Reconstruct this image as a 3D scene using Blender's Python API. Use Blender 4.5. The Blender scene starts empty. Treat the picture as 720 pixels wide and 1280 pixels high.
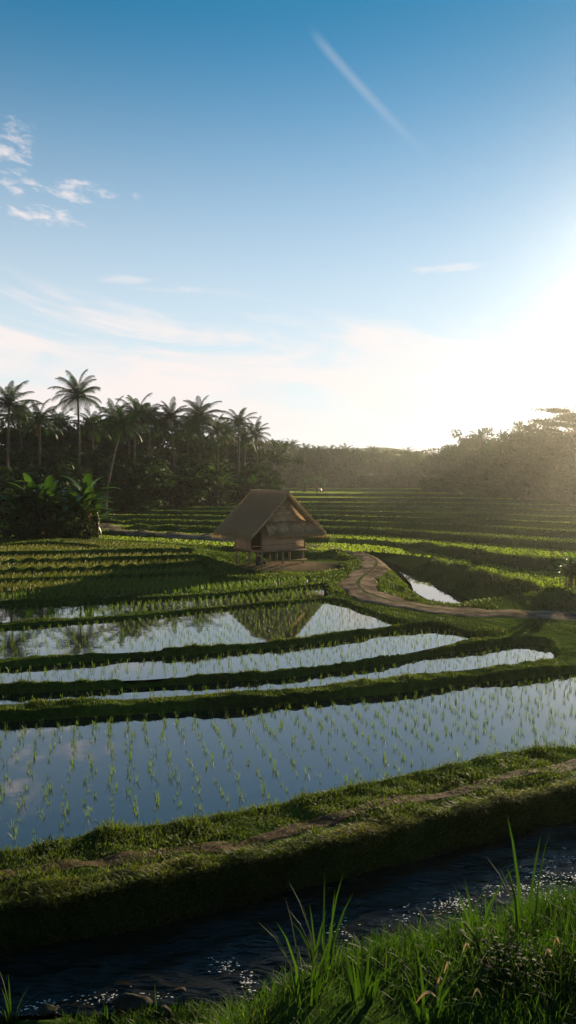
import bpy, math, random
import numpy as np
from mathutils import Vector

PI = math.pi
C = bpy.context.scene.collection
SC = bpy.context.scene
rng = np.random.default_rng(7)
random.seed(7)
HAZE = True

# ------------------------------------------------------------------ camera
H = 4.2
PITCH = math.atan(46 / 1000)
cam_d = bpy.data.cameras.new('camera'); cam = bpy.data.objects.new('camera', cam_d); C.objects.link(cam)
cam.location = (0, 0, H); cam.rotation_euler = (PI / 2 - PITCH, 0, 0)
cam_d.sensor_fit = 'VERTICAL'; cam_d.sensor_height = 36; cam_d.sensor_width = 36
cam_d.lens = 36 * 1000 / 1280; cam_d.clip_end = 6000; cam_d.clip_start = 0.05
SC.camera = cam

def at(px, py, z):
    """survey helper: the spot on level z seen in direction (px, py)"""
    v = (640 - py) / 1000; x = (px - 360) / 1000
    dy = math.cos(PITCH) + math.sin(PITCH) * v
    dz = -math.sin(PITCH) + math.cos(PITCH) * v
    t = (z - H) / dz
    return (x * t, dy * t)

def A(pts, z):
    return np.array([at(p[0], p[1], z) for p in pts])

def xd(px, d):
    return (px - 360) / 1000 * d

# ------------------------------------------------------------------ materials
def mat(name):
    m = bpy.data.materials.new(name); m.use_nodes = True
    nt = m.node_tree; nt.nodes.clear()
    out = nt.nodes.new('ShaderNodeOutputMaterial')
    return m, nt, out

def N(nt, t, **kw):
    n = nt.nodes.new(t)
    for k, v in kw.items():
        if k in ('operation', 'blend_type', 'data_type', 'attribute_name', 'feature', 'noise_dimensions', 'wave_type', 'bands_direction', 'sky_type', 'distribution', 'normalize', 'rings_direction', 'clamp'):
            setattr(n, k, v)
        else:
            n.inputs[k].default_value = v
    return n

def ramp(nt, stops, fac=None):
    r = nt.nodes.new('ShaderNodeValToRGB'); e = r.color_ramp.elements
    while len(e) < len(stops): e.new(0.5)
    for i, (p, c) in enumerate(stops):
        e[i].position = p; e[i].color = (*c, 1) if len(c) == 3 else c
    if fac is not None: nt.links.new(fac, r.inputs[0])
    return r

def coords(nt, scale=(1, 1, 1), which='Object'):
    tc = nt.nodes.new('ShaderNodeTexCoord'); mp = nt.nodes.new('ShaderNodeMapping')
    mp.inputs['Scale'].default_value = scale
    nt.links.new(tc.outputs[which], mp.inputs[0]); return mp.outputs[0]

def leaf_mat(name, c1, c2, trans=0.45, tc=None, rough=0.45, attr=True, dry=None, scale=0.6):
    """leaf: diffuse + gloss on top, light passing through from behind"""
    m, nt, out = mat(name)
    at_ = N(nt, 'ShaderNodeAttribute', attribute_name='rnd')
    oi = nt.nodes.new('ShaderNodeObjectInfo')
    no = N(nt, 'ShaderNodeTexNoise', Scale=scale, Detail=2.0)
    nt.links.new(coords(nt), no.inputs['Vector'])
    a = N(nt, 'ShaderNodeMath', operation='ADD'); nt.links.new(at_.outputs['Fac'], a.inputs[0]); nt.links.new(no.outputs['Fac'], a.inputs[1])
    b = N(nt, 'ShaderNodeMath', operation='ADD'); nt.links.new(a.outputs[0], b.inputs[0]); nt.links.new(oi.outputs['Random'], b.inputs[1])
    s = N(nt, 'ShaderNodeMath', operation='MULTIPLY'); s.inputs[1].default_value = 0.34; nt.links.new(b.outputs[0], s.inputs[0])
    stops = [(0.2, c1), (0.75, c2)] + ([(0.86, dry)] if dry else [])
    r = ramp(nt, stops, s.outputs[0])
    p = N(nt, 'ShaderNodeBsdfPrincipled', Roughness=rough); nt.links.new(r.outputs[0], p.inputs['Base Color'])
    p.inputs['Specular IOR Level'].default_value = 0.14
    t = nt.nodes.new('ShaderNodeBsdfTranslucent')
    mx = N(nt, 'ShaderNodeMix', data_type='RGBA', blend_type='MULTIPLY'); mx.inputs[0].default_value = 1
    mx.inputs[7].default_value = (*(tc or (1.5, 1.75, 0.5)), 1)
    nt.links.new(r.outputs[0], mx.inputs[6]); nt.links.new(mx.outputs[2], t.inputs['Color'])
    ms = nt.nodes.new('ShaderNodeMixShader'); ms.inputs[0].default_value = trans
    nt.links.new(p.outputs[0], ms.inputs[1]); nt.links.new(t.outputs[0], ms.inputs[2])
    nt.links.new(ms.outputs[0], out.inputs[0]); return m

def solid_mat(name, c1, c2, scale=(8, 8, 8), rough=0.85, bump=0.3, detail=5.0, dist=0.02, nscale=1.0):
    m, nt, out = mat(name)
    no = N(nt, 'ShaderNodeTexNoise', Scale=nscale, Detail=detail)
    nt.links.new(coords(nt, scale), no.inputs['Vector'])
    r = ramp(nt, [(0.3, c1), (0.7, c2)], no.outputs['Fac'])
    p = N(nt, 'ShaderNodeBsdfPrincipled', Roughness=rough); nt.links.new(r.outputs[0], p.inputs['Base Color'])
    p.inputs['Specular IOR Level'].default_value = 0.35 if rough < .6 else 0.02
    b = N(nt, 'ShaderNodeBump', Strength=bump, Distance=dist); nt.links.new(no.outputs['Fac'], b.inputs['Height'])
    nt.links.new(b.outputs[0], p.inputs['Normal']); nt.links.new(p.outputs[0], out.inputs[0]); return m

def water_mat(name, base, wave, amp, rough, ior=1.33, stretch=(1, 1, 1), fine=0.0):
    m, nt, out = mat(name)
    v = coords(nt, stretch)
    n1 = N(nt, 'ShaderNodeTexNoise', Scale=wave, Detail=3.0); nt.links.new(v, n1.inputs['Vector'])
    b = N(nt, 'ShaderNodeBump', Strength=1.0, Distance=amp); nt.links.new(n1.outputs['Fac'], b.inputs['Height'])
    nrm = b.outputs[0]
    if fine:
        n2 = N(nt, 'ShaderNodeTexNoise', Scale=wave * 4.3, Detail=4.0); nt.links.new(v, n2.inputs['Vector'])
        b2 = N(nt, 'ShaderNodeBump', Strength=1.0, Distance=fine); nt.links.new(n2.outputs['Fac'], b2.inputs['Height'])
        nt.links.new(b.outputs[0], b2.inputs['Normal']); nrm = b2.outputs[0]
    p = N(nt, 'ShaderNodeBsdfPrincipled', Roughness=rough, IOR=ior); p.inputs['Base Color'].default_value = (*base, 1)
    nt.links.new(nrm, p.inputs['Normal'])
    nt.links.new(p.outputs[0], out.inputs[0]); return m

M = {}
M['grass'] = leaf_mat('grass_blades', (0.018, 0.034, 0.008), (0.060, 0.084, 0.018), 0.5, tc=(1.7, 1.65, .45), rough=.6, dry=(0.19, 0.15, 0.06))
M['near_grass'] = leaf_mat('near_grass', (0.012, 0.024, 0.005), (0.026, 0.048, 0.010), 0.5, tc=(1.4, 1.8, 0.4), rough=.6, dry=(.10, .075, .03))
M['rice'] = leaf_mat('rice_leaves', (0.05, 0.08, 0.02), (0.09, 0.12, 0.034), 0.5, tc=(1.3, 1.55, .5))
M['field_rice'] = leaf_mat('field_rice', (0.075, 0.085, 0.024), (0.125, 0.122, 0.04), 0.45, tc=(1.25, 1.2, .5))
M['far_rice'] = leaf_mat('far_rice', (0.085, 0.115, 0.02), (0.135, 0.16, 0.032), 0.55, scale=0.15)
M['palm'] = leaf_mat('palm_leaves', (0.007, 0.020, 0.006), (0.026, 0.046, 0.011), 0.3, rough=0.6)
M['tree_leaf'] = leaf_mat('tree_leaves', (0.007, 0.019, 0.005), (0.028, 0.048, 0.011), 0.2, rough=0.8)
M['banana_leaf'] = leaf_mat('banana_leaves', (0.018, 0.045, 0.010), (0.045, 0.08, 0.02), 0.35, rough=0.3)
M['weed'] = leaf_mat('weed_leaves', (0.016, 0.036, 0.008), (0.04, 0.066, 0.016), 0.4, rough=0.75)
M['bark'] = solid_mat('bark', (0.045, 0.036, 0.027), (0.13, 0.105, 0.08), (2, 2, 12))
M['banana_stem'] = solid_mat('banana_stem', (0.03, 0.036, 0.015), (0.09, 0.075, 0.035), (3, 3, 1))
M['dead'] = leaf_mat('dead_fronds', (0.05, 0.036, 0.02), (0.12, 0.085, 0.045), 0.3, tc=(1.2, 1.1, 0.9))
M['thatch'] = solid_mat('thatch', (0.21, 0.137, 0.075), (0.45, 0.315, 0.18), (1.5, 14, 5), bump=0.8, dist=0.03, nscale=2.0)
M['straw'] = leaf_mat('straw', (0.20, 0.135, 0.07), (0.42, 0.30, 0.165), 0.25, tc=(1.2, 1.1, 0.9), rough=0.8)
M['wood'] = solid_mat('old_wood', (0.11, 0.083, 0.058), (0.26, 0.20, 0.14), (14, 14, 2), bump=0.5, dist=0.01)
M['dark_wood'] = solid_mat('dark_wood', (0.035, 0.027, 0.02), (0.08, 0.06, 0.045), (14, 14, 2), bump=0.5, dist=0.01)
M['sack'] = solid_mat('sack_cloth', (0.02, 0.02, 0.02), (0.05, 0.05, 0.045), (9, 9, 9), bump=0.5)
M['dirt'] = solid_mat('bare_dirt', (0.11, 0.085, 0.06), (0.24, 0.19, 0.14), (1.3, 1.3, 1.3), bump=0.9, dist=0.05, nscale=2.2, detail=8)
M['stone'] = solid_mat('wet_stone', (0.012, 0.011, 0.009), (0.05, 0.045, 0.035), (6, 6, 6), rough=0.7, bump=0.7)

# woven bamboo wall
def woven():
    m, nt, out = mat('woven_bamboo')
    v = coords(nt, (1, 1, 1))
    w1 = N(nt, 'ShaderNodeTexWave', wave_type='BANDS', bands_direction='DIAGONAL', Scale=5.0, Distortion=0.6, Detail=1.0)
    nt.links.new(v, w1.inputs['Vector'])
    w2 = N(nt, 'ShaderNodeTexWave', wave_type='BANDS', bands_direction='Z', Scale=7.0, Distortion=0.6, Detail=1.0)
    nt.links.new(v, w2.inputs['Vector'])
    no = N(nt, 'ShaderNodeTexNoise', Scale=3.0, Detail=4.0); nt.links.new(v, no.inputs['Vector'])
    mu = N(nt, 'ShaderNodeMath', operation='MULTIPLY'); nt.links.new(w1.outputs['Fac'], mu.inputs[0]); nt.links.new(w2.outputs['Fac'], mu.inputs[1])
    ad = N(nt, 'ShaderNodeMath', operation='ADD'); nt.links.new(mu.outputs[0], ad.inputs[0]); nt.links.new(no.outputs['Fac'], ad.inputs[1])
    r = ramp(nt, [(0.3, (0.22, 0.15, 0.10)), (1.0, (0.48, 0.34, 0.23))], ad.outputs[0])
    p = N(nt, 'ShaderNodeBsdfPrincipled', Roughness=0.75); nt.links.new(r.outputs[0], p.inputs['Base Color'])
    b = N(nt, 'ShaderNodeBump', Strength=0.6, Distance=0.02); nt.links.new(mu.outputs[0], b.inputs['Height']); nt.links.new(b.outputs[0], p.inputs['Normal'])
    nt.links.new(p.outputs[0], out.inputs[0]); return m
M['woven'] = woven()

def ground_mat():
    m, nt, out = mat('turf_and_mud')
    v = coords(nt)
    n1 = N(nt, 'ShaderNodeTexNoise', Scale=0.35, Detail=6.0); nt.links.new(v, n1.inputs['Vector'])
    n2 = N(nt, 'ShaderNodeTexNoise', Scale=7.0, Detail=8.0, Roughness=0.7); nt.links.new(v, n2.inputs['Vector'])
    ad = N(nt, 'ShaderNodeMath', operation='ADD'); nt.links.new(n1.outputs['Fac'], ad.inputs[0]); nt.links.new(n2.outputs['Fac'], ad.inputs[1])
    hf = N(nt, 'ShaderNodeMath', operation='MULTIPLY'); hf.inputs[1].default_value = 0.5; nt.links.new(ad.outputs[0], hf.inputs[0])
    g = ramp(nt, [(0.38, (0.016, 0.026, 0.008)), (0.50, (0.030, 0.054, 0.011)), (0.64, (0.055, 0.088, 0.017))], hf.outputs[0])
    fld = ramp(nt, [(0.38, (0.045, 0.070, 0.012)), (0.62, (0.085, 0.11, 0.022))], hf.outputs[0])
    mud = ramp(nt, [(0.4, (0.022, 0.017, 0.012)), (0.62, (0.055, 0.042, 0.028))], hf.outputs[0])
    yard = ramp(nt, [(0.4, (0.09, 0.065, 0.042)), (0.62, (0.19, 0.14, 0.095))], hf.outputs[0])
    a = N(nt, 'ShaderNodeAttribute', attribute_name='zone')
    sp = nt.nodes.new('ShaderNodeSeparateColor'); nt.links.new(a.outputs['Color'], sp.inputs[0])
    cur = g.outputs[0]
    for ch, src in (('Red', mud), ('Green', fld), ('Blue', yard)):
        mx = N(nt, 'ShaderNodeMix', data_type='RGBA'); nt.links.new(sp.outputs[ch], mx.inputs[0])
        nt.links.new(cur, mx.inputs[6]); nt.links.new(src.outputs[0], mx.inputs[7]); cur = mx.outputs[2]
    p = N(nt, 'ShaderNodeBsdfPrincipled', Roughness=0.9); p.inputs['Specular IOR Level'].default_value = 0.0
    nt.links.new(cur, p.inputs['Base Color'])
    b = N(nt, 'ShaderNodeBump', Strength=0.9, Distance=0.08); nt.links.new(n2.outputs['Fac'], b.inputs['Height']); nt.links.new(b.outputs[0], p.inputs['Normal'])
    nt.links.new(p.outputs[0], out.inputs[0]); return m
M['ground'] = ground_mat()
M['paddy_water'] = water_mat('paddy_water', (0.012, 0.014, 0.012), 2.2, 0.0012, 0.02, 2.2)
M['stream_water'] = water_mat('stream_water', (0.008, 0.007, 0.005), 1.9, 0.09, 0.07, 1.25, (0.8, 2.2, 1), fine=0.02)
M['river_water'] = water_mat('river_water', (0.012, 0.014, 0.012), 1.5, 0.004, 0.03, 2.2)
mf, ntf, outf = mat('foam_glints'); pf = N(ntf, 'ShaderNodeBsdfPrincipled', Roughness=0.35); pf.inputs['Base Color'].default_value = (0.75, 0.75, 0.73, 1); ntf.links.new(pf.outputs[0], outf.inputs[0]); M['foam_glints'] = mf  # white of the froth, also used for painted sun glints

# ------------------------------------------------------------------ mesh helpers
def np_mesh(name, verts, quads=None, tris=None, rnd=None):
    me = bpy.data.meshes.new(name)
    nq = 0 if quads is None else len(quads); nt_ = 0 if tris is None else len(tris)
    me.vertices.add(len(verts)); me.vertices.foreach_set('co', np.asarray(verts, np.float32).ravel())
    loops = []
    if nq: loops.append(np.asarray(quads, np.int32).ravel())
    if nt_: loops.append(np.asarray(tris, np.int32).ravel())
    L = np.concatenate(loops)
    me.loops.add(len(L)); me.loops.foreach_set('vertex_index', L)
    me.polygons.add(nq + nt_)
    ls = np.concatenate([np.arange(nq) * 4, nq * 4 + np.arange(nt_) * 3]).astype(np.int32)
    me.polygons.foreach_set('loop_start', ls)
    me.update(calc_edges=True)
    if rnd is not None:
        a = me.attributes.new('rnd', 'FLOAT', 'POINT'); a.data.foreach_set('value', np.asarray(rnd, np.float32))
    return me

def link(name, me, m, parent=None, smooth=False):
    o = bpy.data.objects.new(name, me); C.objects.link(o)
    if m is not None and len(me.materials) == 0: me.materials.append(m)
    if smooth: me.polygons.foreach_set('use_smooth', np.ones(len(me.polygons), bool))
    if parent: o.parent = parent
    return o

def tag(o, label=None, cat=None, group=None, kind=None):
    if label: o['label'] = label
    if cat: o['category'] = cat
    if group: o['group'] = group
    if kind: o['kind'] = kind
    return o

def empty(name, loc, rz=0, s=1, label=None, cat=None, group=None):
    o = bpy.data.objects.new(name, None); C.objects.link(o)
    o.location = loc; o.rotation_euler = (0, 0, rz); o.scale = (s, s, s)
    o.empty_display_size = 0.2
    return tag(o, label, cat, group)

class MB:
    """collects shapes for ONE mesh"""
    def __init__(s): s.v = []; s.q = []; s.t = []; s.r = []; s.n = 0
    def add(s, v, q=None, t=None, r=0.5):
        v = np.asarray(v, float); s.v.append(v)
        if q is not None and len(q): s.q.append(np.asarray(q, int) + s.n)
        if t is not None and len(t): s.t.append(np.asarray(t, int) + s.n)
        s.r.append(np.full(len(v), r) if np.isscalar(r) else np.asarray(r)); s.n += len(v)
    def tube(s, pts, rad, k=6, r=0.5, cap=True):
        pts = np.asarray(pts, float); n = len(pts); rad = np.broadcast_to(rad, n)
        vs = []
        for i in range(n):
            d = pts[min(i + 1, n - 1)] - pts[max(i - 1, 0)]; d /= np.linalg.norm(d) + 1e-9
            a = np.array([1.0, 0, 0]) if abs(d[0]) < 0.8 else np.array([0, 1.0, 0])
            u = np.cross(d, a); u /= np.linalg.norm(u); w = np.cross(d, u)
            an = np.arange(k) * 2 * PI / k
            vs.append(pts[i] + rad[i] * (np.cos(an)[:, None] * u + np.sin(an)[:, None] * w))
        q = [(i * k + j, i * k + (j + 1) % k, (i + 1) * k + (j + 1) % k, (i + 1) * k + j) for i in range(n - 1) for j in range(k)]
        V = np.concatenate(vs); t = []
        if cap:
            V = np.concatenate([V, [pts[0], pts[-1]]])
            t = [(n * k, (j + 1) % k, j) for j in range(k)] + [(n * k + 1, (n - 1) * k + j, (n - 1) * k + (j + 1) % k) for j in range(k)]
        s.add(V, q, t, r)
    def box(s, c, size, rz=0, r=0.5):
        sx, sy, sz = [a / 2 for a in size]
        v = np.array([(x, y, z) for x in (-sx, sx) for y in (-sy, sy) for z in (-sz, sz)])
        ca, sa = math.cos(rz), math.sin(rz)
        v = np.stack([v[:, 0] * ca - v[:, 1] * sa, v[:, 0] * sa + v[:, 1] * ca, v[:, 2]], 1) + np.array(c)
        s.add(v, [(0, 1, 3, 2), (4, 6, 7, 5), (0, 4, 5, 1), (2, 3, 7, 6), (0, 2, 6, 4), (1, 5, 7, 3)], None, r)
    def slab(s, corners, th, r=0.5, n=1):
        """quad slab from four 3D corners (ccw from above), thickness downward along normal"""
        c = np.asarray(corners, float); nrm = np.cross(c[1] - c[0], c[3] - c[0]); nrm /= np.linalg.norm(nrm)
        v = np.concatenate([c, c - nrm * th])
        s.add(v, [(0, 1, 2, 3), (7, 6, 5, 4), (0, 4, 5, 1), (1, 5, 6, 2), (2, 6, 7, 3), (3, 7, 4, 0)], None, r)
    def mesh(s, name):
        return np_mesh(name, np.concatenate(s.v), np.concatenate(s.q) if s.q else None, np.concatenate(s.t) if s.t else None, np.concatenate(s.r))
    def build(s, name, m, parent=None, smooth=False):
        return link(name, s.mesh(name), m, parent, smooth)

def blades(pos, h, w, lean, rnd=None, curl=0.6, az=None, R=rng):
    """many grass blades: returns verts, quads, tris, rnd (7 verts per blade)"""
    n = len(pos); az = R.uniform(0, 2 * PI, n) if az is None else az
    fa = az + PI / 2 + R.uniform(-0.9, 0.9, n)
    side = np.stack([np.cos(fa), np.sin(fa), np.zeros(n)], 1)
    dr = np.stack([np.cos(az), np.sin(az), np.zeros(n)], 1)
    h = np.broadcast_to(h, n)[:, None]; w = np.broadcast_to(w, n)[:, None]; lean = np.broadcast_to(lean, n)[:, None]
    up = np.array([0, 0, 1.0])
    def P(t, ws):
        c = pos + up * h * (t - 0.35 * lean * t * t) + dr * h * lean * t ** (1 + curl)
        return c - side * w * ws, c + side * w * ws
    a0, a1 = P(0, .5); b0, b1 = P(.42, .5); c0, c1 = P(.76, .32); tip = P(1, 0)[0]
    V = np.stack([a0, a1, b0, b1, c0, c1, tip], 1).reshape(-1, 3)
    o = np.arange(n)[:, None] * 7
    Q = np.concatenate([o + [0, 1, 3, 2], o + [2, 3, 5, 4]]); T = o + [4, 5, 6]
    rv = R.uniform(0, 1, n) if rnd is None else rnd
    return V, Q, T, np.repeat(rv, 7)

# ------------------------------------------------------------------ land layout
def line(pts, px):
    p = np.array(pts, float); return np.interp(px, p[:, 0], p[:, 1])

PADS = []      # dict(poly, level, slope, wet)
CTRL = []      # (x, y, z) crest / ground control points

def add_pad(name, near, far, z, x0, x1, wet, step=20, slope=1.6, crest=0.12, closed_pts=None):
    px = np.arange(x0, x1 + 1, step)
    if px[-1] != x1: px = np.append(px, x1)
    nr = A(list(zip(px, line(near, px))), z)
    fr = A(list(zip(px, line(far, px))), z)
    poly = np.concatenate([nr, fr[::-1]])
    PADS.append(dict(name=name, poly=poly, z=z, slope=slope, wet=wet, near=nr, far=fr))
    for p in nr: CTRL.append((p[0], p[1], z + crest))
    return poly

add_pad('w0', [(-500, 1120), (-80, 1083), (0, 1068), (80, 1055), (165, 1037), (270, 1023), (360, 1005), (450, 986), (535, 963), (620, 946), (720, 934), (820, 922), (1000, 905)],
        [(-500, 930), (-80, 909), (0, 905), (100, 898), (180, 894), (260, 889), (360, 882), (510, 866), (620, 853), (720, 842), (820, 832), (1000, 818)], -0.4, -500, 1000, True, slope=1.5, crest=0.09)
add_pad('w1', [(-400, 890), (-80, 881), (0, 880), (180, 872), (300, 865), (360, 860), (485, 848), (595, 835), (640, 831), (692, 822)],
        [(-400, 872), (0, 869), (180, 860), (360, 849), (460, 835), (560, 818), (655, 805), (680, 808), (692, 820)], -0.25, -400, 692, True, crest=0.03)
add_pad('w2', [(-400, 866), (-80, 857), (0, 855), (180, 849), (360, 836), (440, 827), (510, 816), (590, 799)],
        [(-400, 842), (0, 837), (100, 829), (200, 822), (360, 810), (485, 792), (545, 785), (590, 797)], -0.12, -400, 590, True, crest=0.03)
add_pad('w3', [(-400, 836), (0, 823), (180, 814), (310, 804), (360, 799), (495, 781)],
        [(-400, 798), (0, 787), (180, 773), (275, 763), (360, 756), (410, 750), (450, 765), (495, 780)], 0.0, -400, 495, True, crest=0.03)
add_pad('w4', [(-400, 792), (0, 779), (90, 773), (180, 766), (270, 759), (360, 750), (405, 747)],
        [(-400, 766), (0, 758), (180, 752), (290, 745), (360, 738), (405, 734)], 0.05, -400, 405, True, crest=0.04)
add_pad('t5', [(-400, 760), (0, 751), (180, 745), (290, 738), (360, 730), (385, 728)],
        [(-400, 750), (0, 743), (180, 737), (270, 731), (360, 725), (385, 723)], 0.12, -400, 385, True, crest=0.03)
add_pad('t6', [(-400, 748), (0, 740), (90, 736), (180, 731), (265, 726)],
        [(-400, 735), (0, 728), (180, 722), (265, 718)], 0.3, -400, 265, False)
add_pad('t7', [(-400, 730), (0, 724), (180, 718), (258, 714)],
        [(-400, 722), (0, 717), (180, 712), (258, 708)], 0.42, -400, 258, False)
add_pad('t8', [(-400, 719), (0, 713), (180, 708), (250, 704)],
        [(-400, 711), (0, 705), (180, 701), (250, 699)], 0.52, -400, 250, False)
add_pad('t9', [(-400, 706), (0, 702), (160, 698), (240, 695)],
        [(-400, 700), (0, 695), (160, 692), (240, 691)], 0.6, -400, 240, False)
add_pad('t10', [(-400, 698), (0, 692), (90, 690), (160, 688)],
        [(-400, 690), (0, 683), (60, 681), (160, 687)], 0.66, -400, 160, False)
add_pad('t11', [(75, 679), (165, 687), (225, 688)], [(75, 677), (110, 676), (225, 683)], 0.7, 75, 225, False)

# wide terraces across the valley floor
F = [
    (0.35, [(-500, 672), (100, 674), (230, 682), (300, 686), (400, 688), (470, 690), (540, 697), (605, 716), (650, 727), (690, 737), (720, 742), (800, 752), (1300, 765)], 1.5),
    (0.50, [(-500, 662), (150, 664), (290, 671), (400, 672), (470, 675), (540, 684), (600, 693), (640, 700), (690, 705), (760, 709), (1300, 722)], 1.6),
    (0.55, [(-500, 657), (120, 657), (290, 664), (400, 663), (470, 665), (540, 670), (620, 676), (720, 683), (1300, 700)], 2.0),
    (0.62, [(-500, 652), (120, 652), (290, 656), (400, 655), (470, 657), (540, 660), (620, 663), (720, 669), (1300, 682)], 2.0),
    (0.70, [(-500, 648), (120, 647), (290, 649), (400, 648), (540, 652), (620, 654), (720, 659), (1300, 670)], 2.0),
    (0.76, [(-500, 643), (120, 641), (290, 643), (400, 642), (540, 645), (620, 647), (720, 651), (1300, 660)], 2.2),
    (0.82, [(-500, 638), (200, 637), (290, 637), (400, 636), (540, 638), (720, 643), (1300, 650)], 2.4),
    (0.88, [(-500, 633), (240, 631), (290, 632), (400, 631), (540, 632), (720, 636), (1300, 640)], 2.6),
    (0.96, [(-500, 626), (360, 625), (540, 626), (720, 629), (1300, 632)], 3.0),
    (1.03, [(-500, 619), (360, 619), (540, 620), (720, 622), (1300, 624)], 4.0),
    (1.10, [(-500, 613), (360, 613), (540, 614), (720, 615), (1300, 616)], 5.0),
    (1.16, [(-500, 608.5), (360, 608.5), (720, 609.5), (1300, 610)], 6.0),
]
FPX = np.arange(-500, 1301, 20)
flines = [A(list(zip(FPX, line(l, FPX))), z) for z, l, g in F]
for i in range(len(F)):
    z, _, gap = F[i]
    nr = flines[i]
    if i + 1 < len(F):
        t = flines[i + 1].copy(); r = np.linalg.norm(t, axis=1, keepdims=True); fr = t * (1 - F[i + 1][2] / r)
    else:
        fr = nr * 1.12
    # keep at least 1 m of field
    rn = np.linalg.norm(nr, axis=1, keepdims=True); rf = np.linalg.norm(fr, axis=1, keepdims=True)
    fr = fr * np.maximum(1, (rn + 0.8) / rf)
    PADS.append(dict(name='f%d' % i, poly=np.concatenate([nr, fr[::-1]]), z=z, slope=0.9, wet=False, near=nr, far=fr))
    cr = 0.14 if i == 0 else (0.30 if i < 8 else 0.34)
    for p in nr[::2]: CTRL.append((p[0], p[1], z + cr))

# river behind the road, stream in front of the nearest bund
RIV = A([(440, 690), (470, 697), (496, 706), (505, 709), (517, 714), (522, 720), (540, 729), (555, 737), (572, 743), (588, 751), (612, 754),
         (606, 758), (580, 759), (560, 758), (546, 755), (530, 747), (517, 739), (514, 730), (503, 718), (494, 710), (470, 703), (440, 696)], -0.3)
PADS.append(dict(name='river', poly=RIV, z=-0.5, slope=0.8, wet=True, near=RIV[:1], far=RIV[:1]))
SZ = -0.65
spx = np.arange(-700, 1101, 25)
st_far = line([(-700, 1432), (-80, 1213), (0, 1196), (200, 1160), (360, 1120), (460, 1094), (560, 1068), (660, 1043), (720, 1028), (900, 985), (1100, 950)], spx)
st_near = line([(-700, 1560), (-80, 1285), (0, 1266), (150, 1258), (300, 1246), (420, 1225), (560, 1178), (720, 1128), (900, 1070), (1100, 1010)], spx)
STR = np.concatenate([A(list(zip(spx, st_near)), SZ), A(list(zip(spx, st_far)), SZ)[::-1]])
PADS.append(dict(name='stream', poly=STR, z=SZ - 0.25, slope=3.4, wet=True, near=STR[:1], far=STR[:1]))

# path bund crest control
for p in A([(x, y) for x, y in zip(range(-400, 1001, 40), line([(-400, 1190), (0, 1118), (200, 1088), (360, 1058), (460, 1036), (560, 1012), (720, 975), (1000, 925)], np.arange(-400, 1001, 40)))], -0.29):
    CTRL.append((p[0], p[1], -0.29))
for off in (0, 40):
    for p in A(list(zip(spx, st_near + 14 + off)), SZ): CTRL.append((p[0], p[1], SZ - .02))
# dirt road
ROAD = [(125, 655, .56), (150, 664, .55), (200, 667, .52), (290, 674, .46), (340, 678, .42), (392, 683, .34), (430, 686, .3), (458, 693, .26), (472, 702, .24), (468, 712, .22), (452, 722, .2), (445, 731, .18),
        (455, 742, .16), (480, 751, .13), (515, 759, .1), (560, 764, .06), (610, 767, .02), (660, 769, -.02), (720, 771, -.05), (820, 775, -.1), (1000, 786, -.15)]
rp = np.array([(*at(x, y, z), z) for x, y, z in ROAD])
tt = np.concatenate([[0], np.cumsum(np.linalg.norm(np.diff(rp[:, :2], axis=0), axis=1))])
ts = np.arange(0, tt[-1], 0.35)
RD = np.stack([np.interp(ts, tt, rp[:, k]) for k in range(3)], 1)
for _ in range(6):
    RD[1:-1] = (RD[:-2] + 2 * RD[1:-1] + RD[2:]) / 4
tn = np.gradient(RD[:, :2], axis=0); tn /= np.linalg.norm(tn, axis=1, keepdims=True); nm = np.stack([-tn[:, 1], tn[:, 0]], 1)
RW = 0.68
for i in range(0, len(RD), 3):
    for s in (-RW, 0, RW):
        CTRL.append((RD[i, 0] + nm[i, 0] * s, RD[i, 1] + nm[i, 1] * s, RD[i, 2]))
# hut yard and green mounds
YARD = 0.06
for x, y, z in [(290, 712, YARD), (330, 716, YARD), (380, 716, YARD), (420, 712, YARD), (300, 705, YARD), (350, 700, YARD), (400, 700, YARD), (270, 700, .3), (430, 703, YARD),
                (250, 690, .5), (240, 700, .62), (262, 706, .55), (210, 690, .72), (290, 690, .3), (400, 690, .3), (420, 725, .15),
                (490, 715, .12), (480, 722, .15), (498, 730, 0), (500, 742, -.02), (520, 752, -.08), (560, 758, -.12), (485, 706, .12),
                (430, 745, .12), (450, 755, .1), (500, 772, .12), (470, 768, .12), (540, 778, .03), (600, 785, .0), (660, 795, -.06), (710, 805, -.12), (760, 808, -.15), (800, 815, -.18),
                (1000, 800, -.2), (640, 752, .05), (700, 756, .05), (560, 705, .32), (620, 730, .3), (590, 735, .12), (540, 712, .25), (660, 742, .22)]:
    x_, y_ = at(x, y, z); CTRL.append((x_, y_, z))
for d in (300, 420, 600):
    for px in range(-700, 1500, 150): CTRL.append((xd(px, d), d, 1.3))
CTRL = np.array(CTRL)

# near bank edge (the camera stands on it)
EDGE = A([(-700, 2000), (-200, 1850), (0, 1740), (200, 1580), (300, 1460), (380, 1345), (450, 1280), (600, 1218), (720, 1178), (900, 1130), (1300, 1060)], 2.5)

def seg_dist(P, poly, closed=True):
    a = poly; b = np.roll(poly, -1, 0) if closed else poly[1:]
    if not closed: a = poly[:-1]
    d = np.full(len(P), 1e9); ins = np.zeros(len(P), bool)
    for (ax, ay), (bx, by) in zip(a, b):
        ex, ey = bx - ax, by - ay; L = ex * ex + ey * ey + 1e-12
        t = np.clip(((P[:, 0] - ax) * ex + (P[:, 1] - ay) * ey) / L, 0, 1)
        dd = (P[:, 0] - ax - t * ex) ** 2 + (P[:, 1] - ay - t * ey) ** 2
        np.minimum(d, dd, out=d)
        if closed:
            c = ((ay > P[:, 1]) != (by > P[:, 1]))
            if c.any():
                xx = ax + (P[:, 1] - ay) * ex / (ey if abs(ey) > 1e-12 else 1e-12)
                ins ^= c & (P[:, 0] < xx)
    return np.sqrt(d), ins

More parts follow.
